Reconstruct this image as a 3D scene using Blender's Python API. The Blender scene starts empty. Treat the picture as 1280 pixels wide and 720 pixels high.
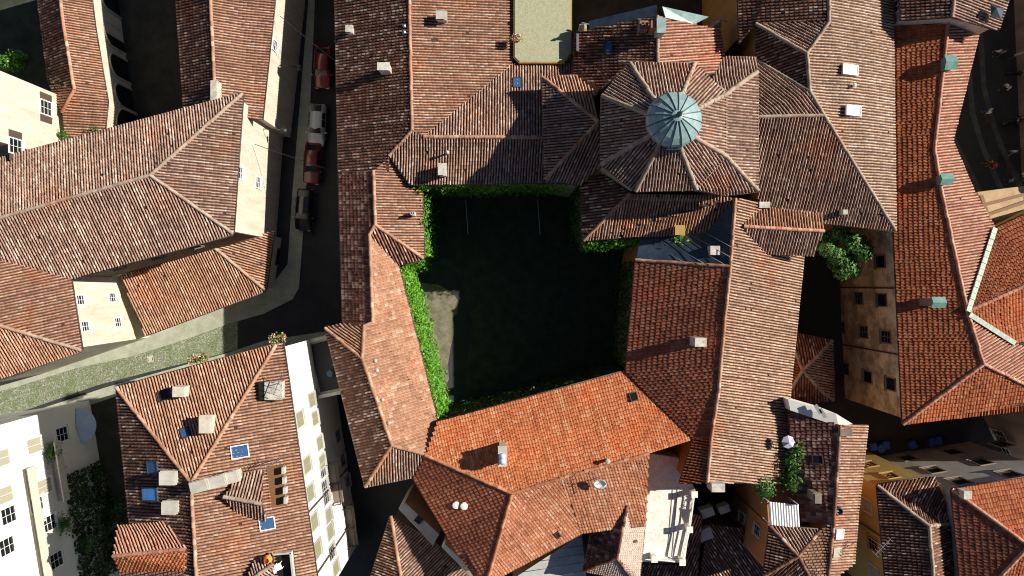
import bpy, bmesh, math, random
import numpy as np
from mathutils import Vector, Matrix
from mathutils.geometry import tessellate_polygon
random.seed(7); RNG = np.random.default_rng(7)
CX, CY, F, H = 640.0, 355.0, 985.0, 78.0        # survey constants: nadir pixel, focal length, flying height
C = bpy.context.scene.collection
R = math.radians

def W(px, py, z=0.0):                            # map a surveyed image point of known height to world metres
    s = (H - z) / F
    return Vector(((px - CX) * s, (CY - py) * s, z))

# ------------------------------------------------------------------ materials
MATS = {}
SOFT = {'brown': .95, 'plum': .95, 'old': .7}
def new_mat(name):
    m = bpy.data.materials.new(name); m.use_nodes = True
    nt = m.node_tree; b = nt.nodes['Principled BSDF']
    return m, nt, b
def nd(nt, typ, **kw):
    n = nt.nodes.new(typ)
    for k, v in kw.items(): setattr(n, k, v)
    return n
def ramp(nt, stops, interp='LINEAR'):
    r = nd(nt, 'ShaderNodeValToRGB'); cr = r.color_ramp; cr.interpolation = interp
    while len(cr.elements) < len(stops): cr.elements.new(.5)
    for e, (p, c) in zip(cr.elements, stops):
        e.position = p; e.color = (c[0], c[1], c[2], 1)
    return r
def noise(nt, scale, detail=4, rough=.6, coord='Object', vec=None):
    n = nd(nt, 'ShaderNodeTexNoise'); n.inputs['Scale'].default_value = scale
    n.inputs['Detail'].default_value = detail; n.inputs['Roughness'].default_value = rough
    if vec is None:
        g = nd(nt, 'ShaderNodeNewGeometry'); vec = g.outputs['Position']
    nt.links.new(vec, n.inputs['Vector'])
    return n
def mixc(nt, fac, a, b, mode='MIX'):
    m = nd(nt, 'ShaderNodeMix', data_type='RGBA', blend_type=mode)
    for i, v in ((0, fac), (6, a), (7, b)):
        if hasattr(v, 'links'): nt.links.new(v, m.inputs[i])
        elif i == 0: m.inputs[0].default_value = v
        else: m.inputs[i].default_value = (*v, 1)
    return m.outputs[2]

def tile_mat(key, stops, patch=(.5, 1.2), lichen=None, rough=.85, soft=.6):
    soft = SOFT.get(key, soft)
    mid = [sum(c[1][k] for c in stops) / len(stops) for k in range(3)]
    mid = [mid[k] * .5 + stops[len(stops) // 2][1][k] * .5 for k in range(3)]
    stops = [(p, tuple(mid[k] + (c[k] - mid[k]) * soft for k in range(3))) for p, c in stops]
    patch = (patch[0] * .6 + .4 * .92, patch[1] * .7 + .3)
    m, nt, b = new_mat('tiles_' + key); L = nt.links.new
    at = nd(nt, 'ShaderNodeAttribute', attribute_name='rnd')
    r = ramp(nt, stops); L(at.outputs['Fac'], r.inputs[0])
    n1 = noise(nt, .35, 5, .65)
    r1 = ramp(nt, [(.32, (patch[0],) * 3), (.7, (patch[1],) * 3)]); L(n1.outputs[0], r1.inputs[0])
    c = mixc(nt, 1., r.outputs[0], r1.outputs[0], 'MULTIPLY')
    n2 = noise(nt, 9., 3, .7)
    r2 = ramp(nt, [(.3, (.84,) * 3), (.72, (1.14,) * 3)]); L(n2.outputs[0], r2.inputs[0])
    c = mixc(nt, 1., c, r2.outputs[0], 'MULTIPLY')
    if lichen:
        n3 = noise(nt, 2.2, 6, .75)
        r3 = ramp(nt, [(.55, (0, 0, 0)), (.68, (1, 1, 1))]); L(n3.outputs[0], r3.inputs[0])
        mm = nd(nt, 'ShaderNodeMath', operation='MULTIPLY'); L(r3.outputs[0], mm.inputs[0]); mm.inputs[1].default_value = lichen[0]
        c = mixc(nt, mm.outputs[0], c, lichen[1])
    n5 = noise(nt, .22, 4, .6)                  # patches of newer replacement tiles
    r5 = ramp(nt, [(.56, (0, 0, 0)), (.66, (.7, .7, .7))]); L(n5.outputs[0], r5.inputs[0])
    c = mixc(nt, r5.outputs[0], c, mixc(nt, 1., c, (1.16, .86, .68), 'MULTIPLY'))
    L(c, b.inputs['Base Color']); b.inputs['Roughness'].default_value = rough
    b.inputs['Specular IOR Level'].default_value = .25
    MATS[key] = m
def stone(key, col, col2=None, scale=.6, rough=.9, fine=25., bump=.0, contrast=(.38, .66), streak=False, metallic=0):
    m, nt, b = new_mat(key); L = nt.links.new
    col2 = col2 or tuple(x * .72 for x in col)
    vec = None
    if streak:
        g = nd(nt, 'ShaderNodeNewGeometry'); mp = nd(nt, 'ShaderNodeMapping'); mp.inputs['Scale'].default_value = (1, 1, .16)
        L(g.outputs['Position'], mp.inputs['Vector']); vec = mp.outputs[0]
    n = noise(nt, scale, 7, .68, vec=vec); r = ramp(nt, [(contrast[0], col2), (contrast[1], col)]); L(n.outputs[0], r.inputs[0])
    n2 = noise(nt, fine, 3, .7); r2 = ramp(nt, [(.3, (.82,) * 3), (.7, (1.1,) * 3)]); L(n2.outputs[0], r2.inputs[0])
    c = mixc(nt, 1., r.outputs[0], r2.outputs[0], 'MULTIPLY')
    L(c, b.inputs['Base Color']); b.inputs['Roughness'].default_value = rough; b.inputs['Metallic'].default_value = metallic
    if bump:
        bp = nd(nt, 'ShaderNodeBump'); bp.inputs['Strength'].default_value = bump; bp.inputs['Distance'].default_value = .05
        L(n2.outputs[0], bp.inputs['Height']); L(bp.outputs[0], b.inputs['Normal'])
    MATS[key] = m
def plain(key, col, rough=.5, metallic=0., coat=0.):
    m, nt, b = new_mat(key); b.inputs['Base Color'].default_value = (*col, 1)
    b.inputs['Roughness'].default_value = rough; b.inputs['Metallic'].default_value = metallic
    b.inputs['Coat Weight'].default_value = coat
    MATS[key] = m
def leafy(key, c1, c2, c3, scale=1.2):
    m, nt, b = new_mat(key); L = nt.links.new
    at = nd(nt, 'ShaderNodeAttribute', attribute_name='rnd')
    r = ramp(nt, [(0, c1), (.55, c2), (1, c3)]); L(at.outputs['Fac'], r.inputs[0])
    n = noise(nt, scale, 3); r1 = ramp(nt, [(.35, (.6, .6, .6)), (.65, (1.15, 1.15, 1.1))]); L(n.outputs[0], r1.inputs[0])
    L(mixc(nt, 1., r.outputs[0], r1.outputs[0], 'MULTIPLY'), b.inputs['Base Color'])
    b.inputs['Roughness'].default_value = .55
    tr = nd(nt, 'ShaderNodeBsdfTranslucent'); L(r.outputs[0], tr.inputs[0])
    mx = nd(nt, 'ShaderNodeMixShader'); mx.inputs[0].default_value = .3
    out = [x for x in nt.nodes if x.type == 'OUTPUT_MATERIAL'][0]
    L(b.outputs[0], mx.inputs[1]); L(tr.outputs[0], mx.inputs[2]); L(mx.outputs[0], out.inputs[0])
    MATS[key] = m

LICH = (.45, (.5, .42, .3))
tile_mat('old',   [(0, (.15, .085, .063)), (.2, (.26, .148, .108)), (.5, (.35, .21, .155)), (.8, (.42, .27, .205)), (.95, (.52, .39, .3)), (1, (.6, .5, .41))], (.66, 1.18), (.3, (.45, .35, .27)))
tile_mat('pale',  [(0, (.22, .13, .085)), (.2, (.38, .23, .145)), (.5, (.47, .3, .19)), (.8, (.53, .38, .275)), (.95, (.6, .47, .36)), (1, (.68, .58, .47))], (.76, 1.12), (.5, (.54, .44, .32)))
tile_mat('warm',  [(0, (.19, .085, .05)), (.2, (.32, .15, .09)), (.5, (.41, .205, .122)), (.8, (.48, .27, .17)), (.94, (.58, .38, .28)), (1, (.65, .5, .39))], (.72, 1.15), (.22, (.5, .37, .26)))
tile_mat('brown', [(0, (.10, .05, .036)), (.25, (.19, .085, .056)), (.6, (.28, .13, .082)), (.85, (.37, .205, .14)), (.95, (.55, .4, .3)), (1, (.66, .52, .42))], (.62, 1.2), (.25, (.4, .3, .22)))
tile_mat('tan',   [(0, (.2, .105, .065)), (.2, (.36, .195, .12)), (.5, (.46, .265, .165)), (.8, (.52, .33, .22)), (.95, (.6, .44, .32)), (1, (.68, .55, .43))], (.72, 1.14), (.4, (.52, .4, .28)))
tile_mat('red',   [(0, (.22, .05, .02)), (.3, (.37, .095, .037)), (.7, (.44, .13, .052)), (1, (.5, .2, .1))], (.62, 1.2))
tile_mat('dred',  [(0, (.15, .04, .022)), (.3, (.25, .074, .04)), (.7, (.31, .098, .052)), (1, (.4, .16, .1))], (.65, 1.22))
tile_mat('pink',  [(0, (.3, .12, .075)), (.25, (.46, .195, .125)), (.6, (.55, .265, .175)), (1, (.64, .4, .29))], (.84, 1.1), (.15, (.5, .35, .25)))
tile_mat('orange',[(0, (.34, .085, .03)), (.2, (.5, .135, .048)), (.6, (.6, .185, .07)), (.9, (.65, .26, .115)), (1, (.68, .38, .22))], (.82, 1.06))
tile_mat('rust',  [(0, (.24, .075, .036)), (.2, (.38, .13, .063)), (.6, (.47, .185, .095)), (.9, (.53, .25, .145)), (1, (.6, .38, .26))], (.7, 1.12), (.2, (.38, .24, .15)))
tile_mat('weath', [(0, (.24, .11, .06)), (.2, (.36, .17, .1)), (.6, (.43, .215, .128)), (.9, (.5, .29, .185)), (1, (.62, .46, .35))], (.72, 1.12), (.25, (.46, .34, .24)))
tile_mat('grey',  [(0, (.4, .31, .25)), (.3, (.47, .37, .3)), (.7, (.52, .42, .345)), (1, (.57, .47, .39))], (.85, 1.1))
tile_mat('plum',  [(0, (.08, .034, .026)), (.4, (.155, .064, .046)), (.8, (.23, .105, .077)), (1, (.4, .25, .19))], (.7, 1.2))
tile_mat('mortar',[(0, (.26, .19, .145)), (.5, (.38, .29, .22)), (1, (.48, .39, .31))], (.78, 1.12))
stone('deck', (.09, .045, .032), (.045, .025, .019), 1.5)
stone('white_plaster', (.80, .79, .72), (.70, .68, .60), .5, contrast=(.3, .6), streak=True)
stone('cream_plaster', (.66, .61, .5), (.5, .45, .35), 1.1, contrast=(.34, .62), streak=True, fine=7)
stone('annex_plaster', (.6, .43, .26), (.42, .28, .16), .5, streak=True)
stone('ochre_plaster', (.50, .31, .10), (.34, .20, .07), .5, streak=True)
stone('yellow_plaster', (.58, .43, .13), (.44, .31, .09), .5, streak=True)
stone('orange_plaster', (.52, .22, .07), (.38, .15, .05), .6, streak=True)
stone('stained_plaster', (.66, .59, .40), (.30, .26, .17), .45, contrast=(.42, .56), fine=6)
stone('grey_plaster', (.52, .5, .47), (.36, .34, .32), .5, streak=True)
stone('dark_plaster', (.26, .20, .16), (.15, .12, .10), .6, streak=True)
stone('church_wall', (.42, .33, .24), (.28, .21, .15), .5, streak=True)
stone('asphalt', (.045, .046, .05), (.028, .029, .032), .4, fine=12)
stone('earth', (.07, .062, .045), (.035, .034, .024), .7, fine=9)
stone('gravel', (.44, .43, .28), (.33, .33, .21), 3.0, fine=10, contrast=(.3, .7), bump=.5)
stone('court_gravel', (.26, .225, .16), (.13, .12, .08), 1.3, fine=10, bump=.4)
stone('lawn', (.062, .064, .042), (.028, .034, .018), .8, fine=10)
stone('kerb_stone', (.47, .48, .39), (.33, .35, .26), .8, fine=10)
stone('pale_stone', (.6, .57, .5), (.42, .4, .34), 1.0)
stone('band_stone', (.13, .125, .115), (.07, .07, .065), 1.2, fine=8)
stone('white_floor', (.82, .8, .74), (.66, .63, .56), 1.6, fine=7, contrast=(.35, .6))
stone('terracotta_floor', (.42, .13, .06), (.3, .09, .04), 1.)
stone('copper', (.30, .42, .41), (.17, .27, .28), 1.3, .5, fine=3, contrast=(.3, .68))
stone('green_copper', (.2, .38, .33), (.12, .26, .22), 2., .6)
stone('chimney_plaster', (.6, .57, .5), (.34, .31, .27), 1.6, contrast=(.36, .6), fine=5)
stone('zinc', (.06, .09, .135), (.03, .047, .07), .8, .45, fine=4, contrast=(.35, .6), metallic=.3)
stone('sheet_metal', (.55, .57, .56), (.42, .43, .42), .7, .5)
stone('gutter_metal', (.09, .06, .05), (.05, .035, .03), 1., .6)
stone('pale_gutter', (.5, .56, .46), (.36, .44, .36), 2., .6)
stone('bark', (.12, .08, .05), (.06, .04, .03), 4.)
plain('glass', (.012, .014, .017), .12)
plain('blue_glass', (.04, .10, .22), .1)
plain('bright_blue', (.07, .25, .62), .35)
plain('white_paint', (.8, .8, .77), .55); plain('pale_blue', (.45, .58, .78), .5)
plain('olive_shutter', (.25, .25, .15), .7); plain('brown_shutter', (.085, .06, .045), .7)
plain('tan_shutter', (.36, .34, .25), .7); plain('green_paint', (.05, .12, .06), .6)
plain('black', (.012, .012, .013), .5); plain('iron', (.03, .03, .03), .45, .6); plain('steel', (.5, .5, .5), .35, .9)
plain('car_red', (.22, .014, .01), .25, 0, .6); plain('car_white', (.5, .53, .58), .3, 0, .6)
plain('car_black', (.01, .01, .012), .22, 0, .6); plain('car_maroon', (.15, .013, .012), .28, 0, .6)
plain('rubber', (.015, .015, .015), .85); plain('lamp_glass', (.75, .72, .65), .15); plain('tail_red', (.4, .01, .01), .2)
plain('skin', (.5, .3, .21), .6); plain('hair', (.03, .02, .015), .6); plain('cloth_white', (.75, .74, .72), .85)
plain('cloth_red', (.55, .03, .03), .85); plain('cloth_dark', (.04, .04, .05), .85); plain('cloth_blue', (.06, .09, .2), .85)
plain('cloth_grey', (.25, .25, .25), .85); plain('purple', (.36, .26, .55), .7); plain('bin_blue', (.03, .07, .35), .45)
plain('pink_petal', (.7, .1, .25), .7); plain('red_petal', (.65, .03, .04), .7); plain('yellow_petal', (.75, .5, .05), .7)
plain('wood', (.2, .1, .045), .7); plain('orange_lamp', (.7, .28, .05), .5)
leafy('ivy', (.06, .17, .01), (.13, .37, .02), (.22, .5, .045))
leafy('ivy_shaded', (.014, .035, .01), (.03, .07, .014), (.06, .12, .025))  # copy of the ivy for shaded walls, shade put into the leaf colour
leafy('tree_leaf', (.04, .11, .02), (.085, .22, .035), (.17, .34, .08))
leafy('shrub_leaf', (.03, .06, .02), (.06, .11, .035), (.12, .2, .07))

# ------------------------------------------------------------------ object helpers
def link(o, parent=None):
    C.objects.link(o)
    if parent is not None: o.parent = parent
    return o
def tag(o, label=None, cat=None, group=None, kind=None):
    if label: o['label'] = label
    if cat: o['category'] = cat
    if group: o['group'] = group
    if kind: o['kind'] = kind
    return o
def thing(name, label, cat, loc=(0, 0, 0), rz=0, group=None):
    o = bpy.data.objects.new(name, None); o.empty_display_size = .3
    o.location = loc; o.rotation_euler = (0, 0, rz)
    link(o); return tag(o, label, cat, group)
class MB:
    def __init__(s): s.v = []; s.f = []; s.m = []; s.r = []
    def add(s, verts, faces, mi=0, rnd=None):
        b = len(s.v); s.v += [tuple(p) for p in verts]
        for f in faces: s.f.append(tuple(i + b for i in f)); s.m.append(mi); s.r.append(random.random() if rnd is None else rnd)
        return s
    def box(s, c, size, rz=0, mi=0, bev=0):
        cx, cy, cz = c; hx, hy, hz = (x / 2 for x in size); ca, sa = math.cos(rz), math.sin(rz)
        P = []
        for dz in (-hz, hz):
            for dx, dy in ((-hx, -hy), (hx, -hy), (hx, hy), (-hx, hy)):
                P.append((cx + dx * ca - dy * sa, cy + dx * sa + dy * ca, cz + dz))
        return s.add(P, [(3, 2, 1, 0), (4, 5, 6, 7), (0, 1, 5, 4), (1, 2, 6, 5), (2, 3, 7, 6), (3, 0, 4, 7)], mi)
    def obox(s, o, ax, ay, az, mi=0):              # box with corner-centre o and half axes
        o, ax, ay, az = map(Vector, (o, ax, ay, az)); P = []
        for k in (-1, 1):
            for i, j in ((-1, -1), (1, -1), (1, 1), (-1, 1)): P.append(o + i * ax + j * ay + k * az)
        return s.add(P, [(3, 2, 1, 0), (4, 5, 6, 7), (0, 1, 5, 4), (1, 2, 6, 5), (2, 3, 7, 6), (3, 0, 4, 7)], mi)
    def bar(s, a, b, w, h=None, mi=0):
        a, b = Vector(a), Vector(b); d = b - a; L = d.length
        if L < 1e-5: return s
        d.normalize(); up = Vector((0, 0, 1)) if abs(d.z) < .95 else Vector((1, 0, 0))
        x = d.cross(up).normalized(); y = x.cross(d)
        return s.obox((a + b) / 2, x * w / 2, d * L / 2, y * (h or w) / 2, mi)
    def tube(s, pts, r, n=8, mi=0, cap=True):
        pts = [Vector(p) for p in pts]; rs = r if isinstance(r, (list, tuple)) else [r] * len(pts); P = []
        for i, p in enumerate(pts):
            d = (pts[min(i + 1, len(pts) - 1)] - pts[max(i - 1, 0)]).normalized()
            up = Vector((0, 0, 1)) if abs(d.z) < .95 else Vector((1, 0, 0))
            x = d.cross(up).normalized(); y = x.cross(d)
            for k in range(n):
                a = 2 * math.pi * k / n; P.append(p + (x * math.cos(a) + y * math.sin(a)) * rs[i])
        fs = [(i * n + k, i * n + (k + 1) % n, (i + 1) * n + (k + 1) % n, (i + 1) * n + k) for i in range(len(pts) - 1) for k in range(n)]
        if cap: fs += [tuple(range(n - 1, -1, -1)), tuple(range((len(pts) - 1) * n, len(pts) * n))]
        return s.add(P, fs, mi)
    def lathe(s, c, prof, n=16, mi=0, sx=1, sy=1, a0=0):
        P = []; 
        for r, z in prof:
            for k in range(n):
                a = a0 + 2 * math.pi * k / n; P.append((c[0] + r * sx * math.cos(a), c[1] + r * sy * math.sin(a), c[2] + z))
        fs = [(i * n + k, i * n + (k + 1) % n, (i + 1) * n + (k + 1) % n, (i + 1) * n + k) for i in range(len(prof) - 1) for k in range(n)]
        fs += [tuple(range(n - 1, -1, -1)), tuple(range((len(prof) - 1) * n, len(prof) * n))]
        return s.add(P, fs, mi)
    def prism(s, poly, z0, z1, mi=0):             # polygon in xy, may carry its own top heights as z1 list
        n = len(poly); A = sum(poly[i][0] * poly[(i + 1) % n][1] - poly[(i + 1) % n][0] * poly[i][1] for i in range(n))
        idx = list(range(n)) if A > 0 else list(range(n - 1, -1, -1)); poly = [poly[i] for i in idx]
        tops = [z1[i] for i in idx] if isinstance(z1, (list, tuple)) else [z1] * n
        P = [(p[0], p[1], z0) for p in poly] + [(p[0], p[1], t) for p, t in zip(poly, tops)]
        tri = tessellate_polygon([[Vector((p[0], p[1], 0)) for p in poly]])
        fs = [(i, (i + 1) % n, (i + 1) % n + n, i + n) for i in range(n)]
        for t in tri:
            a, b, c = (Vector((poly[i][0], poly[i][1])) for i in t)
            t = t if (b - a).x * (c - a).y - (b - a).y * (c - a).x > 0 else (t[0], t[2], t[1])
            fs += [tuple(i + n for i in t), (t[2], t[1], t[0])]
        return s.add(P, fs, mi)
    def build(s, name, mats, parent=None, smooth=False, bevel=0, attr=False, loc=None):
        me = bpy.data.meshes.new(name); me.from_pydata(s.v, [], s.f)
        mats = mats if isinstance(mats, (list, tuple)) else [mats]
        for m in mats: me.materials.append(MATS[m])
        if len(mats) > 1: me.polygons.foreach_set('material_index', s.m)
        if attr:
            a = me.attributes.new('rnd', 'FLOAT', 'FACE'); a.data.foreach_set('value', s.r)
        if smooth: me.polygons.foreach_set('use_smooth', [True] * len(me.polygons))
        o = bpy.data.objects.new(name, me); link(o, parent)
        if loc: o.location = loc
        if bevel:
            b = o.modifiers.new('bevel', 'BEVEL'); b.width = bevel; b.segments = 2; b.limit_method = 'ANGLE'
        return o
def copy_tree(o, parent=None):
    c = o.copy(); C.objects.link(c); c.parent = parent
    for ch in list(o.children): copy_tree(ch, c)
    return c

# ------------------------------------------------------------------ roofs
# style -> material, profile, column pitch, course
STY = {'old': ('old', 'c', .235, .32), 'pale': ('pale', 'c', .235, .3), 'warm': ('warm', 'c', .235, .32), 'brown': ('brown', 'c', .25, .36),
       'red': ('red', 'm', .25, .38), 'dred': ('dred', 'm', .27, .46), 'pink': ('pink', 'c', .24, .36), 'orange': ('orange', 'm', .24, .32),
       'rust': ('rust', 'm', .24, .32), 'darkrust': ('dred', 'm', .3, .4), 'grey': ('grey', 'm', .2, .25), 'plum': ('plum', 'm', .3, .42), 'tan': ('tan', 'c', .235, .3), 'west_shade': ('plum', 'm', .25, .36), 'redc': ('red', 'c', .24, .34), 'weath': ('weath', 'm', .25, .34)}
PROF = {'c': ([-.08, -.054, 0, .054, .08], [-.02, .062, .095, .062, -.02]),
        'm': ([-.5, -.2, -.05, .2, .42, .5], [.012, .0, .01, .045, .02, .012])}
class TileSet:
    def __init__(s): s.v = []; s.f4 = []; s.cap = []; s.mi = []; s.rnd = []; s.n = 0
class Roof: pass

def face_frame(P):
    n = Vector((0, 0, 0)); k = len(P)
    for i in range(k): n += P[i].cross(P[(i + 1) % k])
    n.normalize()
    if n.z < 0: n = -n
    d = Vector((0, 0, -1)) + n * n.z
    d = d.normalized() if d.length > 1e-4 else Vector((1, 0, 0))
    u = d.cross(n).normalized(); c = sum(P, Vector()) / k
    return c, u, d, n

def tile_face(P, sty, verts, quads, caps, qmi, qr, cmi, cr, mi, tris):
    mat, prof, pitch, course = STY[sty]
    c, u, d, n = face_frame(P)
    uv = np.array([((p - c).dot(u), (p - c).dot(d)) for p in P]); res = np.array([(p - c).dot(n) for p in P])
    def resid(Q):
        if np.abs(res).max() < .02: return np.zeros(len(Q))
        best = np.full(len(Q), -1e9); out = np.zeros(len(Q))
        for t in tris:
            A, B, D = uv[t[0]], uv[t[1]], uv[t[2]]
            det = (B[0] - A[0]) * (D[1] - A[1]) - (B[1] - A[1]) * (D[0] - A[0])
            if abs(det) < 1e-9: continue
            w1 = ((Q[:, 0] - A[0]) * (D[1] - A[1]) - (Q[:, 1] - A[1]) * (D[0] - A[0])) / det
            w2 = ((B[0] - A[0]) * (Q[:, 1] - A[1]) - (B[1] - A[1]) * (Q[:, 0] - A[0])) / det
            w0 = 1 - w1 - w2; mn = np.minimum(np.minimum(w0, w1), w2)
            val = w0 * res[t[0]] + w1 * res[t[1]] + w2 * res[t[2]]
            ok = mn > best; out[ok] = val[ok]; best[ok] = mn[ok]
        return out
    px, pz = PROF[prof]; px = np.array(px); pz = np.array(pz)
    if prof == 'm': px = px * pitch
    rows = []; k = len(uv)
    uu = uv[:, 0].min() + pitch * .5; umax = uv[:, 0].max()
    while uu < umax:
        cs = []
        for i in range(k):
            a, b = uv[i], uv[(i + 1) % k]
            if (a[0] <= uu) != (b[0] <= uu): cs.append(a[1] + (b[1] - a[1]) * (uu - a[0]) / (b[0] - a[0]))
        cs.sort(); ju = random.gauss(0, .008)
        for i in range(0, len(cs) - 1, 2):
            top, bot = cs[i], cs[i + 1]
            if bot - top < .1: continue
            v = bot + .06 + random.gauss(0, .012); colr = random.gauss(0, .12)
            while v > top + .06:
                L = min(course + .06, v - top)
                if prof == 'c' and random.random() < .004: v -= course; continue
                if random.random() < .012: v += .07
                rows.append((uu + ju + random.gauss(0, .006), v, L, random.gauss(0, .006), min(1, max(0, random.random() + colr))))
                v -= course + random.gauss(0, .008)
        uu += pitch
    if not rows: return
    T = np.array(rows); N = len(T); m = len(px)
    lift = .055 if prof == 'c' else .045
    lo_u = T[:, 0:1] + px[None, :]; hi_u = T[:, 0:1] + px[None, :] * (.82 if prof == 'c' else 1)
    lo_v = np.repeat(T[:, 1:2], m, 1); hi_v = lo_v - T[:, 2:3]
    if prof == 'm': lo_v = lo_v + .025 * np.cos(px / pitch * 2 * math.pi)[None, :]
    lo_h = pz[None, :] + lift + T[:, 3:4]; hi_h = pz[None, :] * .85 + T[:, 3:4]
    U = np.concatenate([lo_u, hi_u], 1).ravel(); V = np.concatenate([lo_v, hi_v], 1).ravel(); Hh = np.concatenate([lo_h, hi_h], 1).ravel()
    Hh = Hh + resid(np.stack([U, V], 1))
    X = np.array(c)[None] + U[:, None] * np.array(u)[None] + V[:, None] * np.array(d)[None] + Hh[:, None] * np.array(n)[None]
    b0 = sum(len(x) for x in verts); verts.append(X)
    base = b0 + np.arange(N) * 2 * m
    for i in range(m - 1):
        quads.append(np.stack([base + i, base + i + 1, base + m + i + 1, base + m + i], 1)); qmi.append(np.full(N, mi)); qr.append(T[:, 4])
    # front lip of the tile
    j = m - 1
    mid = m // 2
    caps.append(np.stack([base + j, base + mid, base + 0], 1)); cmi.append(np.full(N, mi)); cr.append(T[:, 4] * .5)

def ridge_caps(a, b, mi, verts, quads, caps, qmi, qr, cmi, cr, rad=.15):
    d = b - a; L = d.length
    if L < .2: return
    d = d / L; x = d.cross(Vector((0, 0, 1))).normalized(); y = x.cross(d)
    nseg = max(1, int(L / .42)); st = L / nseg; A = [-1., -.72, 0, .72, 1.]; Z = [-.25, .62, 1, .62, -.25]
    P = []; N = 0; rr = []
    for i in range(nseg):
        p0 = a + d * (i * st - .03); p1 = a + d * ((i + 1) * st + .03); j = random.gauss(0, .012)
        for p, s in ((p0, 1.0), (p1, .86)):
            for q, z in zip(A, Z): P.append(p + x * (q * rad * s + j) + y * (z * rad * s + .05))
        rr.append(random.random())
    b0 = sum(len(v) for v in verts); verts.append(np.array([tuple(p) for p in P]))
    base = b0 + np.arange(nseg) * 10; rr = np.array(rr)
    for i in range(4):
        quads.append(np.stack([base + i, base + i + 1, base + 5 + i + 1, base + 5 + i], 1)); qmi.append(np.full(nseg, mi)); qr.append(rr)

def mesh_from(name, verts, quads, tris, mats, qmi, qr, tmi, tr, parent):
    V = np.concatenate(verts); Q = np.concatenate(quads) if quads else np.zeros((0, 4), int); T = np.concatenate(tris) if tris else np.zeros((0, 3), int)
    me = bpy.data.meshes.new(name); nq, ntt = len(Q), len(T)
    me.vertices.add(len(V)); me.vertices.foreach_set('co', V.astype(np.float32).ravel())
    me.loops.add(nq * 4 + ntt * 3); me.loops.foreach_set('vertex_index', np.concatenate([Q.ravel(), T.ravel()]).astype(np.int32))
    me.polygons.add(nq + ntt)
    me.polygons.foreach_set('loop_start', np.concatenate([np.arange(nq) * 4, nq * 4 + np.arange(ntt) * 3]).astype(np.int32))
    mi = np.concatenate([*(qmi or [np.zeros(0)]), *(tmi or [np.zeros(0)])]).astype(np.int32)
    for m in mats: me.materials.append(MATS[m])
    me.polygons.foreach_set('material_index', mi)
    at = me.attributes.new('rnd', 'FLOAT', 'FACE')
    at.data.foreach_set('value', np.concatenate([*(qr or [np.zeros(0)]), *(tr or [np.zeros(0)])]).astype(np.float32))
    me.update(calc_edges=True); me.validate()
    o = bpy.data.objects.new(name, me); return link(o, parent)

def inset_poly(pts, dists):
    n = len(pts); A = sum(pts[i][0] * pts[(i + 1) % n][1] - pts[(i + 1) % n][0] * pts[i][1] for i in range(n)); sg = 1 if A > 0 else -1
    out = []
    for i in range(n):
        p0, p, p1 = Vector(pts[i - 1][:2]), Vector(pts[i][:2]), Vector(pts[(i + 1) % n][:2])
        e0 = (p - p0).normalized(); e1 = (p1 - p).normalized()
        n0 = Vector((-e0.y, e0.x)) * sg; n1 = Vector((-e1.y, e1.x)) * sg
        b = n0 + n1; q = b.length_squared
        b = b * (2 / q) if q > .4 else n0 * 1.2
        out.append(p + b * dists)
    return out

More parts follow.
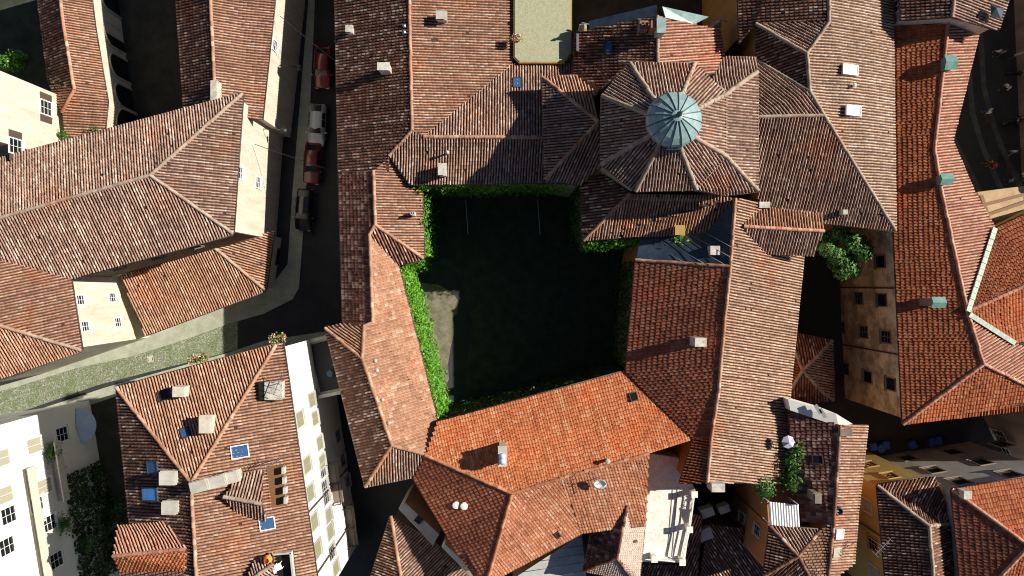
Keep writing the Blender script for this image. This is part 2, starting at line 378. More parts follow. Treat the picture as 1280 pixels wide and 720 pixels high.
class House:
    def __init__(s, name, label, cat, wall, group=None, loc=None):
        s.root = thing(name, label, cat, loc or (0, 0, 0), 0, group); s.wall = wall; s.tris = []; s.edges = {}
    def roof(s, vs, fs, base=0., over=.32, ridge='mortar', wall=None, gutter=True, walls=True, drop=.16, thick=.16, ridge_r=.16):
        V = {}
        for t in vs.split(';'):
            q = t.split()
            if q: V[q[0]] = (float(q[1]), float(q[2]), float(q[3]))
        P3 = {k: W(*v) for k, v in V.items()}
        mats = ['deck']; verts = []; quads = []; caps = []; qmi = []; qr = []; cmi = []; cr = []
        ecount = {}; deckv = []; deckt = []; nb = 0
        for names, sty in fs:
            ns = names.split(); P = [P3[k] for k in ns]
            key = STY[sty][0] if sty in STY else sty
            if key not in mats: mats.append(key)
            mi = mats.index(key)
            c, u, d, n = face_frame(P)
            A = sum((P[i] - P[0]).cross(P[(i + 1) % len(P)] - P[0]).z for i in range(len(P)))
            if A < 0: ns = ns[::-1]; P = P[::-1]
            tri = tessellate_polygon([[Vector((p.x, p.y, 0)) for p in P]]); k = len(P)
            s.tris += [tuple(V[ns[i]] for i in t) + ((c, u, d, n),) for t in tri]
            off = Vector((0, 0, thick))
            b0 = sum(len(x) for x in verts)
            lift = 0.0 if sty in STY else .0
            verts.append(np.array([tuple(p) for p in P] + [tuple(p - off) for p in P]))
            dm = 0 if sty in STY else mi
            for t in tri:
                a, b, e = (P[i] for i in t)
                if (b - a).cross(e - a).z < 0: t = (t[0], t[2], t[1])
                caps.append(np.array([[t[0] + b0, t[1] + b0, t[2] + b0], [t[2] + b0 + k, t[1] + b0 + k, t[0] + b0 + k]])); cmi.append(np.array([dm, 0])); cr.append(np.array([.5, .5]))
            for i in range(k):
                j = (i + 1) % k
                ecount.setdefault(frozenset((ns[i], ns[j])), []).append((ns[i], ns[j], c, n, sty, d))
            if sty in STY: tile_face(P, sty, verts, quads, caps, qmi, qr, cmi, cr, mi, tri)
            else:                                  # sheet roof: standing seams
                uvs = [((p - c).dot(u), (p - c).dot(d)) for p in P]
                uu = min(x[0] for x in uvs) + .4
                while uu < max(x[0] for x in uvs):
                    cs = sorted(uvs[i][1] + (uvs[(i + 1) % k][1] - uvs[i][1]) * (uu - uvs[i][0]) / (uvs[(i + 1) % k][0] - uvs[i][0]) for i in range(k) if (uvs[i][0] <= uu) != (uvs[(i + 1) % k][0] <= uu))
                    for q in range(0, len(cs) - 1, 2):
                        m = MB(); m.bar(c + u * uu + d * cs[q] + n * .02, c + u * uu + d * cs[q + 1] + n * .02, .05, .05)
                        b1 = sum(len(x) for x in verts); verts.append(np.array(m.v)); quads.append(np.array(m.f) + b1); qmi.append(np.full(6, mi)); qr.append(np.full(6, .5))
                    uu += .75
        rid = []; bnd = {}; gut = []
        for e, L in ecount.items():
            if len(L) == 1:
                a, b, c, n, sty, d = L[0]; bnd[a] = b
                pa, pb = P3[a], P3[b]; ed = pb - pa; out = Vector((ed.y, -ed.x, 0)).normalized()
                b0 = sum(len(x) for x in verts); off = Vector((0, 0, thick))
                verts.append(np.array([tuple(pa), tuple(pb), tuple(pb - off), tuple(pa - off)]))
                quads.append(np.array([[b0 + 3, b0 + 2, b0 + 1, b0]])); qmi.append(np.array([0])); qr.append(np.array([.5]))
                if gutter and abs(ed.z) < .25 * ed.length and ed.length > 2 and d.dot(out) > .5:
                    o2 = out * .08 - Vector((0, 0, .07)); gut.append(MB().tube([pa + o2, pb + o2], .075, 6))
            else:
                a, b, c, n, sty, d = L[0]; c2 = L[1][2]
                if (c2 - P3[a]).dot(n) < .02: rid.append((P3[a], P3[b]))
        ro = mesh_from('roof', verts, quads, caps, mats, qmi, qr, cmi, cr, s.root)
        for a, b in rid:
            rv, rq, rc, rqm, rqr, rcm, rcr = [], [], [], [], [], [], []
            ridge_caps(a, b, 0, rv, rq, rc, rqm, rqr, rcm, rcr, ridge_r)
            if rv: mesh_from('ridge', rv, rq, rc, [ridge], rqm, rqr, rcm, rcr, ro)
        for m in gut: m.build('gutter', 'gutter_metal', ro, smooth=True)
        if walls:
            loop = []; left = dict(bnd)
            while left:                             # the longest outline is the footprint (a lantern ring is the other)
                st = next(iter(left)); lp = [st]
                while True:
                    nx = left.pop(lp[-1], None)
                    if nx is None or nx == st: break
                    lp.append(nx)
                if len(lp) > len(loop): loop = lp
            pts = [P3[k] for k in loop]; ins = inset_poly(pts, over)
            MB().prism([tuple(p) for p in ins], base, [p.z - drop for p in pts]).build('wall', wall or s.wall, s.root)
            for i in range(len(loop)): s.edges[(loop[i], loop[(i + 1) % len(loop)])] = (ins[i], ins[(i + 1) % len(loop)])
        return ro
    def edge(s, a, b):
        if (a, b) in s.edges: p, q = s.edges[(a, b)]; 
        else: q, p = s.edges[(b, a)]; p, q = q, p
        if (a, b) not in s.edges: p, q = s.edges[(b, a)]
        n = Vector(((q - p).y, -(q - p).x)).normalized()
        return p, q, n                              # loop is ccw, so n points outward
    def at(s, px, py):
        best = None
        for a, b, c, fr in s.tris:
            det = (b[0] - a[0]) * (c[1] - a[1]) - (b[1] - a[1]) * (c[0] - a[0])
            if abs(det) < 1e-6: continue
            w1 = ((px - a[0]) * (c[1] - a[1]) - (py - a[1]) * (c[0] - a[0])) / det
            w2 = ((b[0] - a[0]) * (py - a[1]) - (b[1] - a[1]) * (px - a[0])) / det
            w0 = 1 - w1 - w2; mn = min(w0, w1, w2)
            if best is None or mn > best[0]: best = (mn, w0 * a[2] + w1 * b[2] + w2 * c[2], fr)
        return best[1], best[2]
    def wallpoint(s, e, px, py):
        p, q, n = s.edge(*e); d = Vector(((px - CX) / F, (CY - py) / F))
        t = n.dot(p) / n.dot(d)
        return Vector((d.x * t, d.y * t, H - t)), n
    def window(s, e, px, py, w=.95, h=1.5, shut=None, frame='white_paint', glass='glass', bars=True, name='window'):
        P, n2 = s.wallpoint(e, px, py); return make_window(s.root, P, n2, w, h, shut, frame, glass, bars, name)
    def chimney(s, px, py, w=.7, d=.6, h=1.2, mat='chimney_plaster', cap='slab', rz=0, capmat=None, label=None):
        z, fr = s.at(px, py); top = z + h; p = W(px, py, top)
        m = MB().box((p.x, p.y, (top + z - .6) / 2), (w, d, h + .6), rz); o = m.build('chimney', mat, s.root, bevel=.015)
        k = MB(); cm = capmat or mat
        if cap == 'slab':
            k.box((p.x, p.y, top + .035), (w + .16, d + .16, .07), rz)
            for i in (-1, 1):
                for j in (-1, 1):
                    ca, sa = math.cos(rz), math.sin(rz); dx, dy = i * w * .38, j * d * .38
                    k.box((p.x + dx * ca - dy * sa, p.y + dx * sa + dy * ca, top + .17), (.1, .1, .2), rz)
            k.box((p.x, p.y, top + .3), (w + .1, d + .1, .06), rz)
        elif cap == 'louvre':
            for i in range(4): k.box((p.x + (i - 1.5) * w * .27, p.y, top + .12), (.07, d + .1, .24), rz)
            k.box((p.x, p.y, top + .27), (w + .15, d + .1, .05), rz)
        elif cap == 'pot':
            k.lathe((p.x - w * .2, p.y, top), [(.13, 0), (.11, .35), (.14, .36), (.14, .4), (.09, .4), (.09, .1)], 10)
            k.lathe((p.x + w * .2, p.y, top), [(.13, 0), (.11, .3), (.14, .31), (.14, .35), (.09, .35), (.09, .1)], 10)
        elif cap == 'gable':
            ca, sa = math.cos(rz), math.sin(rz); Q = []
            for x, y, zz in ((-1, -1, 0), (1, -1, 0), (1, 1, 0), (-1, 1, 0), (-1, 0, .3), (1, 0, .3)):
                dx, dy = x * (w / 2 + .1), y * (d / 2 + .12); Q.append((p.x + dx * ca - dy * sa, p.y + dx * sa + dy * ca, top + zz))
            k.add(Q, [(3, 2, 1, 0), (0, 1, 5, 4), (2, 3, 4, 5), (0, 4, 3), (1, 2, 5)])
        if k.v: k.build('cap', cm, o)
        if label: o['label'] = label
        return o
    def vent(s, px, py, r=.09, h=.5, mat='pale_stone', name='vent_pipe'):
        z, fr = s.at(px, py); p = W(px, py, z + h)
        return MB().lathe((p.x, p.y, z - .1), [(r, 0), (r, h), (r * 1.7, h + .02), (r * 1.5, h + .1), (r * .3, h + .16)], 10).build(name, mat, s.root)
    def skylight(s, px, py, w=.7, l=.9, glass='blue_glass', frame='zinc', up=.1, open=0):
        z, (c, u, d, n) = s.at(px, py); p = W(px, py, z) + n * up
        m = MB(); t = .07
        m.obox(p + u * (w / 2), u * t / 2, d * (l / 2 + t / 2), n * .1); m.obox(p - u * (w / 2), u * t / 2, d * (l / 2 + t / 2), n * .1)
        m.obox(p + d * (l / 2), u * (w / 2 - t / 2 - .002), d * t / 2, n * .098); m.obox(p - d * (l / 2), u * (w / 2 - t / 2 - .002), d * t / 2, n * .098)
        o = m.build('skylight', frame, s.root)
        MB().obox(p + n * .04, u * (w / 2 - t / 2), d * (l / 2 - t / 2), n * .015).build('pane', glass, o)
        return o

def make_window(root, P, n2, w, h, shut, frame, glass, bars=True, name='window'):
    n = Vector((n2.x, n2.y, 0)); u = Vector((-n.y, n.x, 0)); z = Vector((0, 0, 1)); m = MB(); t = .1
    for sgn in (-1, 1):
        m.obox(P + u * sgn * (w / 2) + n * .035, u * t / 2, n * .05, z * (h / 2 + t / 2))
        m.obox(P + z * sgn * (h / 2) + n * .033, u * (w / 2 - t / 2), n * .05, z * t / 2)
    m.obox(P - z * (h / 2 + .09) + n * .09, u * (w / 2 + .12), n * .1, z * .04)
    if bars:
        m.obox(P + n * .03, u * .016, n * .03, z * (h / 2 - t / 2))
        for q in (-.17, .17): m.obox(P + z * h * q + n * .028, u * (w / 2 - t / 2), n * .026, z * .013)
    o = m.build(name, frame, root)
    if shut == 'closed_olive' or shut == 'closed_tan':
        k = MB(); sm = 'olive_shutter' if 'olive' in shut else 'tan_shutter'
        for sgn in (-1, 1):
            k.obox(P + u * sgn * w * .25 + n * .06, u * (w * .235), n * .02, z * (h / 2 - t / 2))
            for i in range(6): k.obox(P + u * sgn * w * .25 + n * .085 + z * (h * (i - 2.5) / 6.6), u * (w * .2), n * .012, z * .03)
        k.build('shutter', sm, o)
    else:
        MB().obox(P + n * .012, u * (w / 2 - t / 2), n * .008, z * (h / 2 - t / 2)).build('pane', glass, o)
        if shut:
            for sgn in (-1, 1):
                k = MB(); k.obox(P + u * sgn * (w * .78) + n * .05, u * (w * .24), n * .022, z * (h / 2))
                for i in range(7): k.obox(P + u * sgn * (w * .78) + n * .075 + z * (h * (i - 3) / 7.6), u * (w * .2), n * .012, z * .03)
                k.build('shutter', shut, o)
    return o

def downpipe(h, e, px, py, z1, z0=0.1, mat='gutter_metal'):
    P, n = h.wallpoint(e, px, py)
    return MB().tube([(P.x + n.x * .1, P.y + n.y * .1, z0), (P.x + n.x * .1, P.y + n.y * .1, z1)], .065, 8).build('downpipe', mat, h.root)

def leaves(pts, normals, size, mat, name, parent=None, flat=.5):
    """many leaf-sized quads at given points"""
    n = len(pts); P = np.asarray(pts); Nn = np.asarray(normals) + RNG.normal(0, flat, (n, 3)); Nn /= np.linalg.norm(Nn, axis=1)[:, None] + 1e-9
    t = RNG.normal(0, 1, (n, 3)); t -= (t * Nn).sum(1)[:, None] * Nn; t /= np.linalg.norm(t, axis=1)[:, None] + 1e-9
    b = np.cross(Nn, t); s = (size * RNG.uniform(.6, 1.35, n))[:, None]
    V = np.stack([P - t * s * .6, P - b * s * .38 + Nn * s * .1, P + t * s * .6, P + b * s * .38 + Nn * s * .1], 1).reshape(-1, 3)
    Q = np.arange(n * 4).reshape(n, 4)
    return mesh_from(name, [V], [Q], [], [mat], [np.zeros(n)], [RNG.random(n)], [], [], parent)
def ivy(label, a, b, z0, z1, thick=.35, dens=55, size=.2, mat='ivy', bulge=.5, top=.3, ragged=1.2):
    """climber on a wall from a to b (xy), growing outward on the right-hand side of a->b"""
    a, b = Vector(a[:2]), Vector(b[:2]); L = (b - a).length; t = (b - a) / L; n = Vector((t.y, -t.x))
    cnt = int(L * (z1 - z0) * dens); U = RNG.random(cnt) * L; Z = z0 + RNG.random(cnt) * (z1 - z0 + top)
    ph = RNG.uniform(0, 6, 6); wav = sum(np.sin(U * f + ph[i]) for i, f in enumerate((.7, 1.3, 2.1, 3.7))) / 4
    wz = sum(np.sin(Z * f + U * g + ph[i]) for i, (f, g) in enumerate(((1.1, .6), (1.9, -1.1), (3.1, 2.3)))) / 3
    keep = (Z < z1 + top * (.3 + wav)) & (Z > z0 + ragged * (wav - .2)) & (wz > RNG.uniform(-1.1, -.45, len(U)))
    U, Z, wz = U[keep], Z[keep], wz[keep]; D = .03 + thick * RNG.random(len(U)) ** 1.5 * np.clip(1 + 1.6 * bulge * wz, .15, 2.2)
    P = np.stack([a.x + t.x * U + n.x * D, a.y + t.y * U + n.y * D, Z], 1)
    Nn = np.tile(np.array([[n.x, n.y, .35]]), (len(U), 1))
    o = leaves(P, Nn, size, mat, 'ivy'); return tag(o, label, 'ivy')
def bush(name, label, cat, loc, rx, ry, rz_, count, mat='shrub_leaf', size=.2, group=None):
    r = thing(name, label, cat, loc, 0, group)
    blobs = [(random.uniform(-.55, .55) * rx, random.uniform(-.55, .55) * ry, rz_ * random.uniform(.3, .8), random.uniform(.4, .65)) for _ in range(6)]
    P = []; N = []
    for i in range(count):
        bx, by, bz, s = random.choice(blobs); v = Vector((random.gauss(0, 1), random.gauss(0, 1), random.gauss(0, 1))).normalized()
        q = (random.random() ** .4)
        P.append((bx + v.x * rx * s * q, by + v.y * ry * s * q, max(.05, bz + v.z * rz_ * .5 * q))); N.append((v.x, v.y, v.z + .5))
    leaves(P, N, size, mat, 'foliage', r)
    m = MB()
    for bx, by, bz, s in blobs: m.tube([(0, 0, 0), (bx * .4, by * .4, bz * .5), (bx, by, bz)], [.05, .035, .015], 6)
    m.build('stem', 'bark', r)
    return r
def sheet(name, pts, mat, z, kind='structure', h=0):
    P = [W(x, y, 0) for x, y in pts]; m = MB()
    if h: m.prism([(p.x, p.y) for p in P], 0., h)
    else:
        n = len(P); tri = tessellate_polygon([[Vector((p.x, p.y, 0)) for p in P]])
        m.add([(p.x, p.y, z) for p in P], [t if ((P[t[1]] - P[t[0]]).cross(P[t[2]] - P[t[0]])).z > 0 else (t[0], t[2], t[1]) for t in tri])
    o = m.build(name, mat); o['kind'] = kind; return o

# ================================================================== THE SETTING
g = MB(); g.add([(-260, -260, 0), (260, -260, 0), (260, 260, 0), (-260, 260, 0)], [(0, 1, 2, 3)]); go = g.build('ground', 'asphalt'); go['kind'] = 'structure'
# cobbled lane with grass in the joints
def cobble_mat():
    m, nt, b = new_mat('cobbles'); L = nt.links.new
    gpos = nd(nt, 'ShaderNodeNewGeometry')
    v = nd(nt, 'ShaderNodeTexVoronoi', feature='DISTANCE_TO_EDGE'); v.inputs['Scale'].default_value = 8.; L(gpos.outputs['Position'], v.inputs['Vector'])
    v2 = nd(nt, 'ShaderNodeTexVoronoi'); v2.inputs['Scale'].default_value = 8.; L(gpos.outputs['Position'], v2.inputs['Vector'])
    sep = nd(nt, 'ShaderNodeSeparateColor'); L(v2.outputs['Color'], sep.inputs[0])
    r1 = ramp(nt, [(0, (.2, .21, .16)), (.5, (.32, .33, .25)), (1, (.48, .48, .4))]); L(sep.outputs[0], r1.inputs[0])
    n = noise(nt, .5, 5); r2 = ramp(nt, [(.4, (.06, .13, .03)), (.62, (.13, .16, .09))]); L(n.outputs[0], r2.inputs[0])
    r3 = ramp(nt, [(.0, (0, 0, 0)), (.12, (1, 1, 1))]); L(v.outputs['Distance'], r3.inputs[0])
    c = mixc(nt, r3.outputs[0], r2.outputs[0], r1.outputs[0])
    n4 = noise(nt, .9, 6, .7); r4 = ramp(nt, [(.42, (.1, .1, .1)), (.68, (.75, .75, .75))]); L(n4.outputs[0], r4.inputs[0])
    c = mixc(nt, r4.outputs[0], c, (.12, .18, .05))
    bp = nd(nt, 'ShaderNodeBump'); bp.inputs['Strength'].default_value = .6; bp.inputs['Distance'].default_value = .04
    L(r3.outputs[0], bp.inputs['Height']); L(bp.outputs[0], b.inputs['Normal'])
    L(c, b.inputs['Base Color']); b.inputs['Roughness'].default_value = .9
    MATS['cobbles'] = m
cobble_mat()
sheet('cobbled_street', [(-60, 498), (0, 484), (23, 476), (93, 454), (167, 438), (233, 417), (285, 399), (297, 394), (297, 436), (285, 440), (123, 481), (0, 524), (-60, 545)], 'cobbles', .004)  # stops near the shadow edge; the dark asphalt beyond deepens the shade
sheet('north_pavement', [(-60, 480), (60, 458), (107, 445), (187, 415), (280, 376), (345, 350), (360, 330), (366, 240), (386, 0), (390, -60), (397, -60), (394, 0), (383, 240), (374, 360), (366, 374), (330, 392), (285, 405), (233, 424), (167, 445), (93, 461), (23, 483), (-60, 505)], 'kerb_stone', 0, h=.13)
sheet('south_pavement', [(-60, 552), (0, 530), (60, 508), (133, 484), (285, 441), (330, 426), (408, 414), (412, 424), (330, 440), (285, 455), (140, 497), (0, 545), (-60, 570)], 'kerb_stone', 0, h=.13)
sheet('courtyard_floor', [(515, 352), (548, 356), (566, 366), (574, 378), (571, 392), (566, 396), (568, 415), (563, 436), (560, 455), (561, 474), (552, 498), (540, 515), (515, 400)], 'court_gravel', .006)  # pale gravel cut to the sunlit patch, so its edge paints the shadow line
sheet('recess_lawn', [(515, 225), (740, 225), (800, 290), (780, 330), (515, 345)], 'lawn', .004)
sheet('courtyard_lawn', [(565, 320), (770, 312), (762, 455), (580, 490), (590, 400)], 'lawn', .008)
sheet('garden_ground', [(-40, -40), (100, -40), (108, 110), (60, 130), (-40, 100)], 'lawn', .004)
sheet('rear_yard', [(104, -40), (235, -40), (240, 140), (130, 190)], 'earth', .004)
sheet('side_garden', [(110, 500), (215, 490), (225, 760), (120, 760)], 'earth', .004)
sheet('north_yard', [(690, -60), (900, -60), (880, 90), (700, 90)], 'kerb_stone', .004).data.materials[0] = MATS['earth']
for pts in ([(1207, 60), (1212, 97), (1216, 143), (1228, 182), (1246, 225), (1262, 256)], [(1222, 20), (1227, 60), (1230, 110), (1243, 160), (1259, 200), (1276, 234), (1290, 262)], [(1186, 160), (1200, 190), (1216, 222), (1230, 250)]):
    m = MB(); Q = [W(x, y, .004) for x, y in pts]
    L_, R_ = [], []
    for i, p in enumerate(Q):
        d = (Q[min(i + 1, len(Q) - 1)] - Q[max(i - 1, 0)]).normalized(); nrm = Vector((-d.y, d.x, 0)) * .26; L_.append(p + nrm); R_.append(p - nrm)
    k = len(Q); m.add(L_ + R_, [(i, i + k, i + k + 1, i + 1) for i in range(k - 1)])
    m.build('street_paving_strip', 'band_stone')['kind'] = 'structure'
m = MB()
for px, py in ((1236, 150), (1212, 80), (1243, 196), (1262, 212)): p = W(px, py, .009); m.add([(p.x - .35, p.y - .35, .012), (p.x + .35, p.y - .35, .012), (p.x + .35, p.y + .35, .012), (p.x - .35, p.y + .35, .012)], [(0, 1, 2, 3)])
m.build('road_drain_covers', 'gutter_metal')['kind'] = 'structure'
p = W(188, 449, 0)
mh = thing('manhole_cover', 'pale square manhole cover in the sunlit cobbled street', 'manhole', (p.x, p.y, .004), R(8))
MB().box((0, 0, .012), (.62, .62, .024)).build('lid', 'pale_stone', mh); k = MB()
for a in (-.22, .22): k.box((a, 0, .026), (.05, .3, .012))
k.build('grip', 'iron', mh)

# ================================================================== HOUSES
HS = []
def house(*a, **k): h = House(*a, **k); HS.append(h); return h

# --- left palazzo
hp = house('palazzo', 'large cream palazzo with hipped weathered tile roof left of the narrow car-lined street', 'house', 'cream_plaster')
hp.roof('n0 -70 217 13;n1 303 117 13;r1 188 219 15.1;r0 -70 292 15.1;s1 291 292 13;s2 88 348 13;vL -70 306 15;e1 102 438 13;h0 -70 386 15.4;w0 -70 497 13',
        [('n0 n1 r1 r0', 'old'), ('n1 s1 r1', 'old'), ('r0 r1 s1 s2 vL', 'old'), ('vL s2 e1 h0', 'warm'), ('h0 e1 w0', 'warm')])
for px, py in ((299, 216), (322, 228)): hp.window(('n1', 's1'), px, py, 1.0, 1.3)
for px, py in ((100, 375), (140, 372), (106, 408), (147, 403)): hp.window(('s2', 'e1'), px, py, .85, 1.15)
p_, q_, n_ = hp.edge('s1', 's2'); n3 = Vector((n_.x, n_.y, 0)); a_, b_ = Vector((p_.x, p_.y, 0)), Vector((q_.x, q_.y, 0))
MB().obox((a_ + b_) / 2 + n3 * .03 + Vector((0, 0, 9.2)), (b_ - a_) / 2 * .995, n3 * .03, (0, 0, 3.4)).build('wall_shade_panel', 'bark', hp.root)  # thin dark brown panel paints the shade onto the south wall
for t_ in (.2, .45, .7): make_window(hp.root, a_.lerp(b_, t_) + n3 * .07 + Vector((0, 0, 10.4)), n_, 1.0, 1.5, None, 'dark_plaster', 'glass')
lw = house('lean_to_house', 'lower sunlit wing with hipped tiled roof below the palazzo at the street corner', 'house', 'cream_plaster')
lw.roof('t0 150 344 5.6;t1 267 309 5.8;t2 342 288 4.0;e1 332 363 3.6;e0 181 419 3.6', [('t0 t1 e1 e0', 'warm'), ('t1 t2 e1', 'warm')])
lw.window(('e1', 't2'), 349, 321, 1.6, 2.0, None, 'brown_shutter', bars=False)
# --- town house with ridge, top left
th = house('town_house', 'tall cream house with terracotta ridge whose long facade lines the car street at the top', 'house', 'cream_plaster')
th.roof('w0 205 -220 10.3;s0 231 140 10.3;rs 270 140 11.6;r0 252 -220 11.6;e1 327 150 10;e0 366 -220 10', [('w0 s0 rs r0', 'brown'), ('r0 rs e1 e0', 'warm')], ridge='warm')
th.window(('e0', 'e1'), 343, 57, .9, 1.3)
th.chimney(267, 113, .55, 1.7, .9, 'chimney_plaster', 'none')
# --- small arcaded house
ah = house('arcade_house', 'small house with short two-slope roof and arcaded wall beside the dark yard, top left', 'house', 'cream_plaster')
ah.roof('a0 42 -50 6;a1 61 101 6;r0 70 -50 7.4;r1 79 28 7.4;r2 93 112 7.4;k 78 140 6.8;k2 81 173 6.4;e2 130 166 6.0;e1 134 128 6.2;e0 118 33 6.2;em 108 -50 6.2',
        [('a0 a1 r2 r1 r0', 'brown'), ('r0 r1 r2 k k2 e2 e1 e0 em', 'warm'), ('a1 k r2', 'warm')], ridge='warm')
for py in (8, 50, 84, 118, 150):
    P, n2 = ah.wallpoint(('e0', 'e1') if py > 33 and py < 128 else (('em', 'e0') if py <= 33 else ('e1', 'e2')), 148 if py < 128 else 150, py)
    n = Vector((n2.x, n2.y, 0)); u = Vector((-n.y, n.x, 0)); m = MB(); N = 14
    pts = [(-1.15, .05)] + [(1.15 * -math.cos(math.pi * i / N), 2.6 + 1.15 * math.sin(math.pi * i / N)) for i in range(N + 1)] + [(1.15, .05)]
    base = Vector((P.x, P.y, 0)); V1 = [base + u * x + Vector((0, 0, z)) + n * .02 for x, z in pts]
    m.add(V1, [tuple(range(len(V1)))]); ar = m.build('arch', 'black', ah.root)
    k = MB(); prev = None
    for x, z in pts:
        q = base + u * x + Vector((0, 0, z)) + n * .06
        if prev is not None: k.bar(prev, q, .16, .12)
        prev = q
    k.build('arch_moulding', 'pale_stone', ar)
# --- tall house at the left edge, its roof outside the picture
fh = house('facade_house', 'pale rough-rendered house at the left edge with brown shutters on its windows', 'house', 'cream_plaster')
fh.roof('a -11 76 16;b -9 178 16;c -180 178 16;d -180 76 16;r1 -95 76 17.6;r2 -95 178 17.6', [('a b r2 r1', 'old'), ('r1 r2 c d', 'old')])
for px, py in ((57, 135), (19, 183)): fh.window(('a', 'b'), px, py, 1.25, 1.7, 'brown_shutter')

# --- central palace: north-west range
nw = house('north_range', 'long two-pitch weathered roof between the car street and the flat gravel roof', 'house', 'dark_plaster')
nw.roof('w0 415 -220 9.7;w1 424 214 9.7;q2 486 214 10.7;q1 487 194 10.9;r1 515 163 11.8;r0 507 -220 11.8;r2 530 171 11.8;v1 640 81 9.9;e0 642 -220 9.9;n1 716 80 9.9;n2 716 172 11.8;s1 716 227 10.6;s0 513 230 10.5',
        [('w0 w1 q2 q1 r1 r0', 'brown'), ('r0 r1 r2 v1 e0', 'warm'), ('r2 v1 n1 n2', 'old'), ('q1 r1 r2 n2 s1 s0', 'old')], ridge='warm')
nw.chimney(480, 84, .9, .55, 1.5, 'chimney_plaster', 'louvre'); nw.chimney(437, 37, .5, .5, .9, 'chimney_plaster', 'slab'); nw.chimney(552, 20, .8, .6, .9, 'pale_stone', 'slab')
nw.chimney(553, 212, .6, .9, 1.1, 'chimney_plaster', 'slab'); nw.vent(559, 190, .09, .9)
nw.skylight(647, 104, .75, .9); 
for py in (32, 40): nw.vent(505, py, .1, .25, 'steel')
# --- west range of the courtyard
wr = house('west_range', 'brown-roofed courtyard range with ivy on its inner side and a bent ridge', 'house', 'dark_plaster')
wr.roof('w0 424 214 9.7;r0 467 213 10.9;qa 488 195 10.5;e0 513 231 9.9;e1 527 241 9.6;e2 529 323 9.6;s0 497 331 9.6;x1 547 529 9.3;x2 531 568 11;z0 516 596 9.9;y1 457 608 9.8;b0 407 410 9.8;w1 429 404 9.7;r1 469 281 10.9;r2 462 294 10.8;r3 466 403 10.9;x4 455 408 11;x3 490 557 11;b1 453 448 11',
        [('w0 w1 x4 r3 r2 r1 r0', 'west_shade'), ('r0 qa e0 e1 e2 r1', 'warm'), ('r1 e2 s0 r2', 'brown'), ('r2 s0 x1 x2 x3 b1 x4 r3', 'weath'), ('b0 y1 x3 b1', 'brown'), ('b0 w1 x4 b1', 'warm'), ('y1 x3 x2 z0', 'old')], ridge='warm')  # mid west slope takes darker tiles, so its shade is partly in the colour
wr.chimney(516, 267, .35, .35, .9, 'pale_stone', 'pot')
for px, py in ((469, 451), (471, 463), (478, 500), (486, 529)): wr.vent(px, py, .1, .15, 'pale_stone', 'ridge_vent')
# --- south range, new orange roof
sr = house('south_range', 'house under a bright new orange tile roof along the south side of the courtyard', 'house', 'orange_plaster')
sr.roof('a 532 569 11.1;b 547 528 10;c 783 464 10.6;d 868 549 11.9;e 811 567 12;f 700 598 12.2;g 640 617 12.2;h 608 730 11.2;i 598 726 10.3;j 555 662 10;k 517 597 10;m 727 666 10.5;n 807 656 10.3',
        [('a b c d e f g', 'orange'), ('a g h i j k', 'darkrust'), ('g f m h', 'rust'), ('f e n m', 'rust')], ridge='rust')
sr.chimney(628, 570, .6, 1.5, 1.7, 'pale_stone', 'slab')
z, fr = sr.at(629, 577)
for dy in (-3, 3):
    p = W(628, 574 + dy, z + 2.3); MB().lathe((p.x, p.y, p.z - .4), [(.2, 0), (.2, .3), (.3, .32), (.24, .45), (.05, .55)], 12).build('chimney_cowl', 'pale_blue', sr.root, smooth=True)
sr.skylight(792, 496, .6, .7, 'glass', 'gutter_metal'); sr.vent(760, 577, .13, .7); sr.vent(570, 632, .2, .25, 'white_plaster'); sr.vent(580, 633, .2, .25, 'white_plaster')
sr.skylight(697, 668, .35, .5, 'black', 'gutter_metal', .05)
# --- east range
er = house('east_range', 'long two-pitch house right of the courtyard with dark red west and pale east roof slopes', 'house', 'orange_plaster')
er.roof('a 795 325 11.40;b 913 333 14.00;c 906 400 14.00;d 898 490 13.30;e 889 549 12.70;v 868 549 12.00;f 783 464 10.80;g 884 604 12.60;h 850 605 11.60;k0 919 248 14.00;k1 1012 262 10.90;k2 1004 320 10.80;k3 996 400 10.80;k4 988 480 10.80;k5 978 604 10.80;m1 884 289 12.20;m2 835 293 11.40;m3 800 300 11.10',
        [('a b c d e v f', 'dred'), ('v e g h', 'redc'), ('k0 k1 k2 k3 k4 k5 g e d c b', 'tan'), ('a b k0 m1 m2 m3', 'zinc')], ridge='warm')
er.chimney(876, 428, .95, .7, 1.6, 'chimney_plaster', 'none'); er.chimney(894, 313, .8, .75, .7, 'chimney_plaster', 'none'); er.chimney(898, 610, 1.1, .7, 1.0, 'chimney_plaster', 'none')
er.chimney(849, 288, .7, .7, 1.3, 'ochre_plaster', 'slab')
gd = house('cross_gable', 'small gabled cross roof with lit ridge set across the pale east slope', 'dormer', 'white_plaster')
gd.roof('g0 930 283 13.80;g1 1030 289 13.80;n0 945 252 12.70;n1 1026 259 12.70;s0 947 316 12.60;s1 1016 319 12.60', [('g0 g1 n1 n0', 'warm'), ('g0 g1 s1 s0', 'old')], base=9, ridge='pink', gutter=False)
gd.chimney(956, 256, .9, .5, .5, 'chimney_plaster', 'none')
